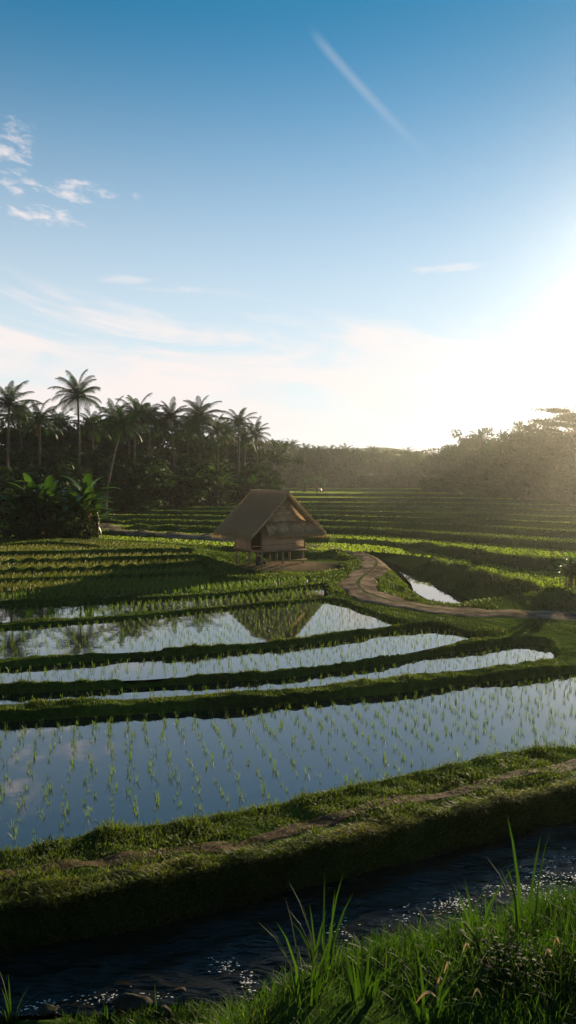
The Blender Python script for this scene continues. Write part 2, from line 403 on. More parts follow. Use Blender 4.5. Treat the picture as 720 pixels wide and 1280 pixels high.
def wob(P):
    x, y = P[:, 0], P[:, 1]
    return (np.sin(x * 1.7 + y * 0.6) * 0.5 + np.sin(x * 3.9 - y * 2.1 + 1) * 0.3 + np.sin(x * 9.1 + y * 7.3 + 2) * 0.2 + np.sin(x * 17 - y * 13) * 0.12)

def height(P):
    n = len(P); G = np.empty(n, np.float32); ctl = CTRL.astype(np.float32); P32 = P.astype(np.float32)
    for s in range(0, n, 20000):
        p = P32[s:s + 20000]
        d2 = (p[:, None, 0] - ctl[None, :, 0]) ** 2 + (p[:, None, 1] - ctl[None, :, 1]) ** 2
        d2 += 0.03; w = 1 / (d2 * d2)
        G[s:s + 20000] = (w @ ctl[:, 2]) / w.sum(1)
    r = np.linalg.norm(P, axis=1)
    G += wob(P) * 0.035 * np.clip(1.2 - r / 60, 0.2, 1)
    G += np.where(r < 22, 0.03 * np.sin(P[:, 0] * 2.3 + 1.7 * np.sin(P[:, 1] * 1.9)) * np.sin(P[:, 1] * 2.9 + np.sin(P[:, 0] * 3.1)) + .014 * np.sin(P[:, 0] * 8.3 + P[:, 1] * 3) * np.sin(P[:, 1] * 9.7 - P[:, 0] * 4), 0)
    z = G.copy(); zone = np.zeros((n, 3))
    fw = wob(P * 1.0) * 0.08
    for pad in PADS:
        lo = pad['poly'].min(0) - 5; hi = pad['poly'].max(0) + 5
        m = np.where((P[:, 0] > lo[0]) & (P[:, 0] < hi[0]) & (P[:, 1] > lo[1]) & (P[:, 1] < hi[1]))[0]
        if not len(m): continue
        d, ins = seg_dist(P[m], pad['poly'])
        dd = np.where(ins, 0, np.maximum(d + fw[m] * np.clip(d * 6, 0, 1), 0))
        base = pad['z'] - (0.12 if pad['wet'] else 0.0)
        cand = base + dd * pad['slope'] + np.where(ins, 0, 0.0)
        if pad['wet']: cand = base + np.minimum(dd, 0.08) * 2.2 + np.maximum(dd - 0.08, 0) * pad['slope']
        use = cand < z[m]
        z[m] = np.where(use, cand, z[m])
        if pad['wet']: zone[m[ins], 0] = 1
        else: zone[m[ins & (d > 0.1)], 1] = 1
    # near bank
    de, _ = seg_dist(P, EDGE, False)
    ey = np.interp(P[:, 0], EDGE[:, 0], EDGE[:, 1])
    t = np.where(P[:, 1] > ey, de, 0)
    zb = 2.52 - 0.22 * np.minimum(t, .35) - 1.02 * np.maximum(t - .35, 0) + wob(P * 1.3) * 0.035
    zb = np.where(P[:, 1] < 12, zb, -99)
    z = np.where((r < 12), np.maximum(z, zb), z)
    zone[:, 0] = np.where((r < 11.5) & (z > zb + .01) & (z < SZ - .03), 1, zone[:, 0])
    # bare yard under and before the hut
    hx, hy = 0.1, 35.9
    yd = np.exp(-(((P[:, 0] - hx) / 2.2) ** 2 + ((P[:, 1] - hy) / 1.7) ** 2) ** 2)
    zone[:, 2] = yd * (zone[:, 0] < .5) * (zone[:, 1] < .5)
    return z, zone

# terrain grid: fine where close, coarser with distance
NV = 1250
vv = np.concatenate([[-40, -15, -5, -1, 0.2], np.geomspace(0.9, 460, NV)])
us = np.concatenate([np.linspace(-1.6, -0.62, 40, endpoint=False), np.linspace(-0.62, 0.62, 440), np.linspace(0.62, 1.6, 41)[1:]])
yy = vv
U, V = np.meshgrid(us, yy)
X = U * (np.maximum(V, 0) + 0.6) * 1.0
X[:5] = us[None, :] * np.array([80, 40, 16, 6, 1.2])[:, None]
gp = np.stack([X.ravel(), V.ravel()], 1)
Z, ZONE = height(gp)
Zg = Z.reshape(U.shape); nr_, nc_ = U.shape
idx = np.arange(nr_ * nc_).reshape(nr_, nc_)
Q = np.stack([idx[:-1, :-1], idx[:-1, 1:], idx[1:, 1:], idx[1:, :-1]], -1).reshape(-1, 4)
me = np_mesh('ground', np.stack([gp[:, 0], gp[:, 1], Z], 1), Q)
ca = me.color_attributes.new('zone', 'FLOAT_COLOR', 'POINT')
ca.data.foreach_set('color', np.concatenate([ZONE, np.ones((len(Z), 1))], 1).astype(np.float32).ravel())
ground = tag(link('ground', me, M['ground'], smooth=True), kind='structure')

LV = np.log(np.maximum(vv[5:], 1e-3))
def hz(x, y):
    """ground height on the terrain mesh (bilinear)"""
    x = np.atleast_1d(np.asarray(x, float)); y = np.atleast_1d(np.asarray(y, float))
    fj = np.interp(np.log(np.maximum(y, 0.91)), LV, np.arange(NV)) + 5
    fj = np.clip(fj, 5, nr_ - 1.001); j = fj.astype(int); b = fj - j
    def row(jj):
        u = x / (np.maximum(vv[jj], 0) + 0.6)
        fi = np.clip(np.interp(u, us, np.arange(nc_)), 0, nc_ - 1.001); i = fi.astype(int); a = fi - i
        return Zg[jj, i] * (1 - a) + Zg[jj, i + 1] * a
    return row(j) * (1 - b) + row(j + 1) * b

# land out to the horizon
m = MB(); m.add([(-3000, -60, -4), (3000, -60, -4), (3000, 5000, -4), (-3000, 5000, -4)], [(0, 1, 2, 3)])
tag(m.build('far_land', M['ground']), kind='structure')
# distant low hills
hv = []; ang = np.linspace(-1.3, 1.3, 160)
for k, (dist, hh) in enumerate([(640, -3), (700, 12), (800, 20), (1000, 6), (1100, -4)]):
    bump = 1 + 0.35 * np.sin(ang * 7 + 1) + 0.2 * np.sin(ang * 19) + 0.1 * np.sin(ang * 47 + 2)
    hv.append(np.stack([np.sin(ang) * dist, np.cos(ang) * dist, np.where(hh > 0, hh * bump, hh) * np.ones_like(ang)], 1))
hv = np.concatenate(hv); ii = np.arange(5 * 160).reshape(5, 160)
tag(link('hills', np_mesh('hills', hv, np.stack([ii[:-1, :-1], ii[:-1, 1:], ii[1:, 1:], ii[1:, :-1]], -1).reshape(-1, 4)), M['ground'], smooth=True), kind='structure')

# water sheets
def sheet(name, poly, z, m_):
    import bmesh
    bm = bmesh.new(); f = bm.faces.new([bm.verts.new((x, y, z)) for x, y in poly])
    if f.normal.z < 0: f.normal_flip()
    bmesh.ops.triangulate(bm, faces=bm.faces[:])
    me = bpy.data.meshes.new(name); bm.to_mesh(me); bm.free()
    return tag(link(name, me, m_), kind='structure')

def grow(pad, w):
    """widen a near/far strip by w so its edge tucks under the banks"""
    nr, fr = pad['near'], pad['far']
    rn = np.linalg.norm(nr, axis=1, keepdims=True); rf = np.linalg.norm(fr, axis=1, keepdims=True)
    nr2 = nr * (1 - w / rn); fr2 = fr * (1 + w / rf)
    return np.concatenate([nr2, fr2[::-1]])
def pad(n): return next(p for p in PADS if p['name'] == n)
for n in ('w0', 'w1', 'w2', 'w3', 'w4', 't5'):
    p = pad(n); sheet('paddy_water', grow(p, 0.07), p['z'], M['paddy_water'])
sheet('river_water', RIV, -0.3, M['river_water'])
# stream: an uneven moving surface
npx = 260; nd = 60
sx = np.linspace(-700, 1100, npx)
a_ = A(list(zip(sx, np.interp(sx, spx, st_near) + 6)), SZ); b_ = A(list(zip(sx, np.interp(sx, spx, st_far) - 3)), SZ)
tq = np.linspace(0, 1, nd)[:, None, None]
SP = (a_[None] * (1 - tq) + b_[None] * tq).reshape(-1, 2)
sz = SZ + 0.012 * np.sin(SP[:, 0] * 3 + SP[:, 1] * 5) + 0.01 * np.sin(SP[:, 0] * 7.3 - SP[:, 1] * 11) + 0.006 * np.sin(SP[:, 0] * 15 + SP[:, 1] * 23)
ii = np.arange(nd * npx).reshape(nd, npx)
tag(link('stream_water', np_mesh('stream_water', np.column_stack([SP, sz]), np.stack([ii[:-1, :-1], ii[:-1, 1:], ii[1:, 1:], ii[1:, :-1]], -1).reshape(-1, 4)), M['stream_water'], smooth=True), kind='structure')

# dirt road strip and trodden path
def strip(name, P, w, off, m_, nw=5, rut=0.0):
    t = np.gradient(P, axis=0); t /= np.linalg.norm(t, axis=1, keepdims=True); n_ = np.stack([-t[:, 1], t[:, 0]], 1)
    s = np.linspace(-1, 1, nw)
    ww = w * (1 + 0.16 * np.sin(np.arange(len(P)) * 0.7) + 0.12 * np.sin(np.arange(len(P)) * 1.9))
    V_ = (P[:, None] + n_[:, None] * (s[None, :, None] * ww[:, None, None])).reshape(-1, 2)
    z_ = hz(V_[:, 0], V_[:, 1]) + off - rut * np.tile(np.exp(-((np.abs(s) - .55) / .16) ** 2), len(P)) - 0.05 * np.tile((np.abs(s) > .99), len(P))
    i_ = np.arange(len(P) * nw).reshape(len(P), nw)
    q_ = np.stack([i_[:-1, :-1], i_[1:, :-1], i_[1:, 1:], i_[:-1, 1:]], -1).reshape(-1, 4)[:, ::-1]
    return link(name, np_mesh(name, np.column_stack([V_, z_]), q_), m_, smooth=True)

def road_mat():
    m, nt, out = mat('gravel_track')
    v = coords(nt)
    n1 = N(nt, 'ShaderNodeTexNoise', Scale=1.2, Detail=8.0, Roughness=0.65); nt.links.new(v, n1.inputs['Vector'])
    n2 = N(nt, 'ShaderNodeTexNoise', Scale=14.0, Detail=6.0); nt.links.new(v, n2.inputs['Vector'])
    r = ramp(nt, [(0.38, (0.07, 0.052, 0.038)), (0.62, (0.24, 0.18, 0.13))], n1.outputs['Fac'])
    g = ramp(nt, [(0.4, (0.03, 0.045, 0.015)), (0.65, (0.08, 0.10, 0.03))], n2.outputs['Fac'])
    a = N(nt, 'ShaderNodeAttribute', attribute_name='rnd')
    ad = N(nt, 'ShaderNodeMath', operation='ADD'); nt.links.new(a.outputs['Fac'], ad.inputs[0]); nt.links.new(n1.outputs['Fac'], ad.inputs[1])
    s = ramp(nt, [(0.95, (0, 0, 0)), (1.1, (1, 1, 1))], ad.outputs[0])
    mx = N(nt, 'ShaderNodeMix', data_type='RGBA'); nt.links.new(s.outputs[0], mx.inputs[0]); nt.links.new(r.outputs[0], mx.inputs[6]); nt.links.new(g.outputs[0], mx.inputs[7])
    p = N(nt, 'ShaderNodeBsdfPrincipled', Roughness=0.95); p.inputs['Specular IOR Level'].default_value = 0.0; nt.links.new(mx.outputs[2], p.inputs['Base Color'])
    b = N(nt, 'ShaderNodeBump', Strength=0.8, Distance=0.05); nt.links.new(n2.outputs['Fac'], b.inputs['Height']); nt.links.new(b.outputs[0], p.inputs['Normal'])
    nt.links.new(p.outputs[0], out.inputs[0]); return m
M['road'] = road_mat()
ro = strip('road', RD[:, :2], RW, 0.05, M['road'], 11, 0.03)
ro.data.attributes.new('rnd', 'FLOAT', 'POINT').data.foreach_set('value', np.tile(np.maximum(0.62 * np.exp(-(np.linspace(-1, 1, 11) / .2) ** 2), 0.6 * (np.abs(np.linspace(-1, 1, 11)) > .9)), len(RD)).astype(np.float32))
tag(ro, kind='structure')
fpx = np.arange(-400, 1001, 12)
FP = A(list(zip(fpx, line([(-400, 1163), (0, 1096), (200, 1067), (300, 1050), (410, 1026), (500, 1003), (610, 977), (720, 955), (1000, 908)], fpx))), -0.29)
FP[:, 1] += .05 * np.sin(FP[:, 0] * 1.7) + .03 * np.sin(FP[:, 0] * 4.1 + 1)
M['dirt_path'] = solid_mat('trodden_dirt', (0.024, 0.016, 0.011), (0.075, 0.05, 0.033), (1.3, 1.3, 1.3), bump=0.9, dist=0.05, nscale=4.2, detail=8)
tag(strip('path', FP, 0.19, 0.008, M['dirt_path'], 9), kind='structure')

# ------------------------------------------------------------------ grass on the bunds (one object per kind)
def dist_line(P, L):
    return seg_dist(P, L, False)[0]

def free(P, margin=0.0, pads=None):
    ok = np.ones(len(P), bool)
    for pd in PADS:
        if pads is not None and pd['name'] not in pads: continue
        lo = pd['poly'].min(0); hi = pd['poly'].max(0)
        m_ = np.where((P[:, 0] > lo[0]) & (P[:, 0] < hi[0]) & (P[:, 1] > lo[1]) & (P[:, 1] < hi[1]))[0]
        if len(m_):
            _, ins = seg_dist(P[m_], pd['poly']); ok[m_[ins]] = False
    return ok

def cand(n, y0, y1, u=0.46, near_pow=2.0):
    """random ground spots, denser close to the viewer"""
    y = np.exp(rng.uniform(math.log(y0), math.log(y1), n)); uu = rng.uniform(-u, u, n)
    return np.column_stack([uu * y, y])

def vnoise(P, s):
    return np.sin(P[:, 0] * s + 1.3 * np.sin(P[:, 1] * s * .8)) * np.sin(P[:, 1] * s * 1.1 + 1.7 * np.sin(P[:, 0] * s * .7))

def grass_field(name, P, hmin, hmax, wscale, m_, lean=(0.2, 0.9)):
    z = hz(P[:, 0], P[:, 1]); n = len(P)
    cl = 0.5 + 0.5 * vnoise(P, 3.1)
    h = rng.uniform(hmin, hmax, n) * (0.6 + 0.8 * cl)
    V_, Q_, T_, R_ = blades(np.column_stack([P, z - 0.01]), h, h * wscale, rng.uniform(*lean, n), rnd=np.clip(rng.normal(.5, .22, n), 0, 1))
    return tag(link(name, np_mesh(name, V_, Q_, T_, R_), m_), kind='stuff')

# bund B0 and the other bunds in the near zone
P = cand(300000, 7.0, 27); P = P[free(P)]
dp = dist_line(P, FP); P = P[rng.uniform(0, 1, len(P)) < np.clip((dp - .09 + .09 * vnoise(P, 3.3)) / .13, .30, 1)]
zc = hz(P[:, 0], P[:, 1]); keep = (zc > SZ + .06); P = P[keep]
keep = rng.uniform(0, 1, len(P)) < np.where(vnoise(P, 1.1) > -0.35, 1, .45); P = P[keep]
print('bund blades', len(P))
r_ = np.linalg.norm(P, axis=1)
grass_field('grass', P[r_ < 13.5], 0.035, 0.09, 0.14, M['grass'], (0.3, 1.2))
grass_field('grass', P[r_ >= 13.5], 0.028, 0.062, 0.22, M['grass'], (0.3, 1.0))
P = cand(110000, 27, 62); P = P[free(P)]
P = P[dist_line(P, RD[:, :2]) > RW * 0.95]
hutc = np.array([0.1, 36.6]); P = P[np.linalg.norm((P - hutc) / [2.4, 2.6], axis=1) > 1]
grass_field('grass', P, 0.03, 0.08, 0.5, M['grass'])
P = cand(120000, 25, 50); P = P[(P[:, 0] > 2.5)]; P = P[free(P)]; P = P[np.linalg.norm((P - [.1, 36.6]) / [3.2, 3.2], axis=1) > 1]; P = P[dist_line(P, RD[:, :2]) > RW * 1.05]
P = P[vnoise(P, .8) + .5 * vnoise(P, 2.7) > -.5]; P = P[seg_dist(P, RIV)[0] > .6]
grass_field('grass', P, 0.06, 0.16, 0.25, M['grass'], (.2, .9))
# longer tufts along water edges of the first bund
nr = pad('w0')['near']; t = rng.uniform(0, len(nr) - 1.01, 9000); i = t.astype(int); f = (t - i)[:, None]
P = nr[i] * (1 - f) + nr[i + 1] * f; P += rng.normal(0, 1, P.shape) * [0.05, 0.13] + [0, -0.12]
P = P[vnoise(P, 2.3) > -0.2]
grass_field('grass', P, 0.05, 0.15, 0.07, M['grass'], (0.1, 0.8))

q = A(list(zip(spx, st_far)), SZ); t = rng.uniform(0, len(q) - 1.01, 90000); i = t.astype(int); f = (t - i)[:, None]
P = q[i] * (1 - f) + q[i + 1] * f; rr = np.linalg.norm(P, axis=1, keepdims=True); P = P * (1 + rng.uniform(.02, .62, (len(P), 1)) / rr); P = P[np.abs(P[:, 0] / P[:, 1]) < .5]
z = hz(P[:, 0], P[:, 1]); n = len(P)
V_, Q_, T_, R_ = blades(np.column_stack([P, z - .01]), rng.uniform(.05, .12, n) * (.6 + .5 * (vnoise(P, 3.) + 1)), rng.uniform(.005, .010, n), rng.uniform(.5, 1.4, n), az=rng.normal(-1.4, 1.1, n))
tag(link('grass', np_mesh('grass', V_, Q_, T_, R_), M['grass']), kind='stuff')

q = A(list(zip(spx, st_far)), SZ); t = rng.uniform(0, len(q) - 1.01, 9000); i = t.astype(int); f = (t - i)[:, None]
P = q[i] * (1 - f) + q[i + 1] * f; rr = np.linalg.norm(P, axis=1, keepdims=True); P = P * (1 + rng.normal(.26, .07, (len(P), 1)) / rr); P = P[(np.abs(P[:, 0] / P[:, 1]) < .5) & (vnoise(P, 2.1) > -.3)]
z = hz(P[:, 0], P[:, 1]); n = len(P)
V_, Q_, T_, R_ = blades(np.column_stack([P, z - .01]), rng.uniform(.08, .2, n), rng.uniform(.006, .011, n), rng.uniform(.4, 1.3, n), az=rng.normal(-1.5, 1.2, n))
tag(link('grass', np_mesh('grass', V_, Q_, T_, R_), M['grass']), kind='stuff')
for nm2 in ('w1', 'w2', 'w3', 'w4'):
    nr = pad(nm2)['near']; t = rng.uniform(0, len(nr) - 1.01, 7000); i = t.astype(int); f = (t - i)[:, None]
    P = nr[i] * (1 - f) + nr[i + 1] * f; P += rng.normal(0, 1, P.shape) * [0.05, 0.12] + [0, -0.14]; P = P[(vnoise(P, 1.9) > -0.1) & (np.abs(P[:, 0] / P[:, 1]) < .5)]
    grass_field('grass', P, 0.03, 0.09, 0.15, M['grass'], (0.1, 0.9))

# ------------------------------------------------------------------ rice
def clump_mesh(name, nb, h, w, spread, seed):
    R = np.random.default_rng(seed)
    az = R.uniform(0, 2 * PI, nb); p = np.column_stack([np.cos(az) * spread * .3, np.sin(az) * spread * .3, np.zeros(nb)])
    V_, Q_, T_, R_ = blades(p, R.uniform(.6, 1, nb) * h, w, R.uniform(.05, .5, nb), az=az, R=R)
    return np_mesh(name, V_, Q_, T_, R_)

def rows(padn, dx, dy, ang, jit=0.05):
    p = pad(padn); poly = p['poly']; ca, sa = math.cos(ang), math.sin(ang)
    lo = poly.min(0) - 1; hi = poly.max(0) + 1
    g = np.stack(np.meshgrid(np.arange(-60, 60, dx), np.arange(-60, 60, dy)), -1).reshape(-1, 2)
    g = g + rng.normal(0, jit, g.shape)
    c = poly.mean(0); g = np.column_stack([g[:, 0] * ca - g[:, 1] * sa, g[:, 0] * sa + g[:, 1] * ca]) + [0, c[1]]
    g = g[(g[:, 0] > lo[0]) & (g[:, 0] < hi[0]) & (g[:, 1] > lo[1]) & (g[:, 1] < hi[1])]
    g = g[np.abs(g[:, 0] / g[:, 1]) < 0.5]
    d, ins = seg_dist(g, poly)
    return g[ins & (d > 0.08)]

seed_meshes = [clump_mesh('rice_seedling', int(7 + k % 3), (.15 + .018 * (k % 4)), .007, .05, 50 + k) for k in range(8)]
P0 = rows('w0', 0.31, 0.20, 0.22, 0.038)
P0 = P0[rng.uniform(0, 1, len(P0)) > .16]
vis = P0[np.abs(P0[:, 0] / P0[:, 1]) < .365]
order = np.argsort(np.linalg.norm(vis, axis=1)); near_, rest_ = vis[order[:300]], vis[order[300:]]
side = P0[np.abs(P0[:, 0] / P0[:, 1]) >= .365]
for k, (x, y) in enumerate(near_):
    me = seed_meshes[k % 8]
    o = link('rice_seedling', me, M['rice']); o.location = (x, y, -.43); o.rotation_euler = (0, 0, random.uniform(0, 6.28)); s = random.uniform(.5, 1.2); o.scale = (s, s, s)
    tag(o, 'young rice seedling standing in the nearest flooded paddy', 'rice seedling', 'rice seedlings planted in rows in the nearest flooded paddy')

def rice_stuff(name, P, z, nb, h, w, m_, spread=.05, lean=(.05, .5), hj=.35):
    n = len(P); b = np.repeat(P, nb, 0) + rng.normal(0, spread, (n * nb, 2))
    hh = h * rng.uniform(1 - hj, 1, n * nb); zz = np.full(n * nb, z) if np.isscalar(z) else np.repeat(z, nb)
    V_, Q_, T_, R_ = blades(np.column_stack([b, zz]), hh, w, rng.uniform(*lean, n * nb))
    return tag(link(name, np_mesh(name, V_, Q_, T_, R_), m_), kind='stuff')
rice_stuff('rice_plants', np.concatenate([rest_, side]), -.43, 8, .17, .0075, M['rice'], .018)
for n, dx, dy, nb, h, w in (('w1', .28, .26, 4, .14, .009), ('w2', .26, .24, 4, .15, .009), ('w3', .25, .24, 5, .15, .0065), ('w4', .22, .2, 4, .15, .010), ('t5', .2, .18, 6, .22, .016)):
    p = pad(n); g = rows(n, dx, dy, 0.15 if n != 'w3' else 0.35, .04)
    print(n, len(g)); rice_stuff('rice_plants', g, p['z'] - .02, nb, h, w, M['rice'], .025)
for n in ('t6', 't7', 't8', 't9', 't10', 't11'):
    p = pad(n); g = rows(n, .26, .22, 0.1, .03); print(n, len(g)); rice_stuff('rice_plants', g, p['z'] - .01, 6, .15, .016, M['field_rice'], .045)
for k in range(len(F)):
    p = pad('f%d' % k); d0 = np.median(np.linalg.norm(p['near'][30:60], axis=1)); sp = 0.0055 * d0
    g = rows('f%d' % k, sp, sp * 1.5, 0.05, sp * .2)
    if len(g) > 26000: g = g[rng.permutation(len(g))[:26000]]
    print('f', k, len(g), d0); rice_stuff('rice_crop', g, p['z'] - .02, 4, .09, sp * .30, M['far_rice'], sp * .4, (.1, .5))
    # grass lip on the bund before each field
    q = p['near']; t = rng.uniform(0, len(q) - 1.01, 3500); i = t.astype(int); f = (t - i)[:, None]
    P = q[i] * (1 - f) + q[i + 1] * f; rr = np.linalg.norm(P, axis=1, keepdims=True); P = P * (1 - rng.uniform(-.1, .7, (len(P), 1)) / rr)
    ok = np.abs(P[:, 0] / P[:, 1]) < .5; P = P[ok]
    P = P[dist_line(P, RD[:, :2]) > RW * 1.1]
    z = hz(P[:, 0], P[:, 1]); V_, Q_, T_, R_ = blades(np.column_stack([P, z]), rng.uniform(.04, .11, len(P)), .0018 * d0, rng.uniform(.1, .6, len(P)))
    tag(link('grass', np_mesh('grass', V_, Q_, T_, R_), M['grass']), kind='stuff')

# ------------------------------------------------------------------ near bank: long grass, weeds
P = np.column_stack([rng.uniform(-2.2, 3.2, 130000), rng.uniform(0.9, 5.0, 130000)])
ey = np.interp(P[:, 0], EDGE[:, 0], EDGE[:, 1])
P = P[(P[:, 1] < ey + 1.6) & (P[:, 1] > 1.3) & (np.abs(P[:, 0] / P[:, 1]) < .55)]
P = P[rng.uniform(0, 1, len(P)) < np.where(vnoise(P, 2.6) > -.2, 1, .35)]
print('near blades', len(P))
n = len(P); cl = .5 + .5 * vnoise(P + 3, 2.2)
h = rng.uniform(.04, .125, n) * (.45 + 1.0 * cl) * (1 + .25 * (rng.uniform(0, 1, n) < .07)); z = hz(P[:, 0], P[:, 1])
V_, Q_, T_, R_ = blades(np.column_stack([P, z - .01]), h, rng.uniform(.002, .0045, n), rng.uniform(.15, .9, n))
tag(link('grass', np_mesh('grass', V_, Q_, T_, R_), M['near_grass']), kind='stuff')

P = np.column_stack([rng.uniform(-5, 7, 70000), rng.uniform(-1.5, 6.5, 70000)])
ey = np.interp(P[:, 0], EDGE[:, 0], EDGE[:, 1]); P = P[(P[:, 1] < ey + 2.6) & ((P[:, 1] < 1.3) | (np.abs(P[:, 0] / np.maximum(P[:, 1], .1)) > .53) | (P[:, 1] > ey + 1.5)) & (np.linalg.norm(P, axis=1) > .8)]
P = P[rng.uniform(0, 1, len(P)) < np.where(vnoise(P, 2.6) > -.2, 1, .35)]; n = len(P); z = hz(P[:, 0], P[:, 1])
V_, Q_, T_, R_ = blades(np.column_stack([P, z - .01]), rng.uniform(.05, .15, n) * (.5 + .5 * (vnoise(P, 2.2) + 1)), rng.uniform(.004, .008, n), rng.uniform(.15, .9, n))
tag(link('grass', np_mesh('grass', V_, Q_, T_, R_), M['near_grass']), kind='stuff')

def tall_tuft(px, py, zg, nb, h, w, label, seed, d=None, lean=(.05, .55)):
    """one clump of long blades; the root stands on the ground"""
    R = np.random.default_rng(seed)
    x, y = (at(px, py, zg) if d is None else (xd(px, d), d))
    z = float(hz(x, y)[0])
    az = R.uniform(0, 2 * PI, nb); p = np.column_stack([np.cos(az) * .03, np.sin(az) * .03, np.zeros(nb)])
    V_, Q_, T_, R_ = blades(p, R.uniform(.45, 1, nb) * h, w, R.uniform(*lean, nb), az=az, R=R, curl=1.0)
    o = link('grass_tuft', np_mesh('grass_tuft', V_, Q_, T_, R_), M['near_grass']); o.location = (x, y, z - .01)
    return tag(o, label, 'grass tuft', 'tall grass tufts on the near bank')
tall_tuft(665, 1150, 2.5, 9, .52, .012, 'tallest tuft of long upright blades at the bank edge before the glittering water', 1, d=2.95, lean=(.02, .4))
tall_tuft(600, 1150, 2.5, 6, .40, .011, 'tuft of arching blades leaning left beside the tallest one', 2, d=2.9, lean=(.2, .9))
tall_tuft(405, 1215, 2.5, 14, .36, .009, 'feathery upright tuft rising over the dark stream in the middle', 3, d=2.7, lean=(.05, .5))
tall_tuft(385, 1250, 2.5, 12, .36, .011, 'broad bright green tuft just left of the middle of the bank', 4, d=2.5, lean=(.1, .6))
tall_tuft(455, 1240, 2.5, 14, .26, .010, 'dense short green tuft right of the feathery upright one', 5, d=2.45, lean=(.1, .7))
tall_tuft(15, 1280, SZ, 10, .50, .014, 'tuft of bent blades alone in the bottom left corner', 6, lean=(.1, .8))
tall_tuft(135, 1275, SZ, 3, .42, .014, 'few thin blades poking up over the foaming water', 7, lean=(.05, .6))
tall_tuft(196, 1272, SZ, 3, .40, .014, 'straight upright blades beside the wet stones', 8, lean=(.0, .15))
tall_tuft(540, 1260, 2.5, 14, .22, .010, 'low spreading tuft below the dry curled leaves', 9, d=2.4, lean=(.2, .9))

q = A([(x, 1270 - .02 * x) for x in range(-100, 420, 20)], SZ); t = rng.uniform(0, len(q) - 1.01, 9000); i = t.astype(int); f = (t - i)[:, None]
P = q[i] * (1 - f) + q[i + 1] * f; P = P - [0, 1] * rng.uniform(-.12, .5, (len(P), 1)) * (1 + .5 * vnoise(P, 2.))[:, None]
P = P[(vnoise(P, 1.7) > -.1)]; z = hz(P[:, 0], P[:, 1]); n = len(P)
V_, Q_, T_, R_ = blades(np.column_stack([P, z - .01]), rng.uniform(.05, .16, n), rng.uniform(.004, .009, n), rng.uniform(.2, 1., n))
tag(link('grass', np_mesh('grass', V_, Q_, T_, R_), M['near_grass']), kind='stuff')

# broad-leaved weeds with shiny leaves
def weed(x, y, s, seed, label):
    R = np.random.default_rng(seed); b = MB(); n = int(26)
    for k in range(n):
        az = R.uniform(0, 2 * PI); rr = R.uniform(.0, .12); hh = R.uniform(.03, .12) * (1.2 - rr * 3)
        c = np.array([math.cos(az) * rr, math.sin(az) * rr, hh]); d = np.array([math.cos(az), math.sin(az), R.uniform(-.3, .5)]); d /= np.linalg.norm(d)
        sd = np.cross(d, [0, 0, 1]); sd /= np.linalg.norm(sd); L = R.uniform(.018, .038); w = L * R.uniform(.16, .28); up = np.cross(sd, d)
        v = [c, c + d * L * .35 + sd * w + up * .004, c + d * L * .35 - sd * w + up * .004, c + d * L * .75 + sd * w * .7, c + d * L * .75 - sd * w * .7, c + d * L - up * .01]
        b.add(v, [(1, 2, 4, 3)], [(0, 2, 1), (3, 4, 5)], R.uniform())
    o = empty('weed_plant', (x, y, float(hz(x, y)[0])), R.uniform(0, 6), s, label, 'weed', 'broad-leaved weeds on the near bank')
    b.build('leaves', M['weed'], o)
    st = MB()
    for k in range(7):
        az = R.uniform(0, 2 * PI); st.tube([(0, 0, -.02), (math.cos(az) * .05, math.sin(az) * .05, .08), (math.cos(az) * .1, math.sin(az) * .1, .12)], [.003, .0025, .0015], 4)
    st.build('stems', M['near_grass'], o)
    return o
wl = 'low weed with narrow shiny leaves among the grass on the near bank'
for k in range(12):
    px = random.uniform(600, 760) if k < 20 else random.uniform(430, 640)
    py = random.uniform(1165, 1260) if k < 20 else random.uniform(1220, 1265)
    x, y = at(px, py, 2.55); weed(x, y, random.uniform(.6, 1.0), 100 + k, wl)

# curled dry leaves lying in the grass
def dry_leaf(px, py, L, seed, label):
    R = np.random.default_rng(seed); x, y = at(px, py, 2.6); b = MB(); az = R.uniform(-.5, .5) + (PI if R.uniform() < .5 else 0); n = 9; t = np.linspace(0, 1, n)
    c = np.column_stack([np.cos(az) * L * t, np.sin(az) * L * t, .06 + .03 * np.sin(t * PI) + .01 * t]); w = .004 * np.sin(np.clip(t * 1.05, 0, 1) * PI) ** .6 + .001
    sd = np.array([-math.sin(az), math.cos(az), .5]); sd /= np.linalg.norm(sd)
    v = np.concatenate([c + sd * w[:, None], c - sd * w[:, None]]); b.add(v, [(i, i + 1, n + i + 1, n + i) for i in range(n - 1)])
    o = b.build('dry_leaf', M['straw']); o.location = (x, y, float(hz(x, y)[0])); tag(o, label, 'leaf', 'pale dry leaves caught in the grass')
dry_leaf(520, 1248, .07, 1, 'longest pale curled leaf arching over the grass at the bottom')
for k, (px, py) in enumerate([(555, 1212), (612, 1198), (578, 1182), (668, 1190), (690, 1182), (700, 1170), (650, 1200), (590, 1240), (545, 1230)]):
    dry_leaf(px, py, .03, k + 5, 'small pale leaf caught in the grass of the near bank')

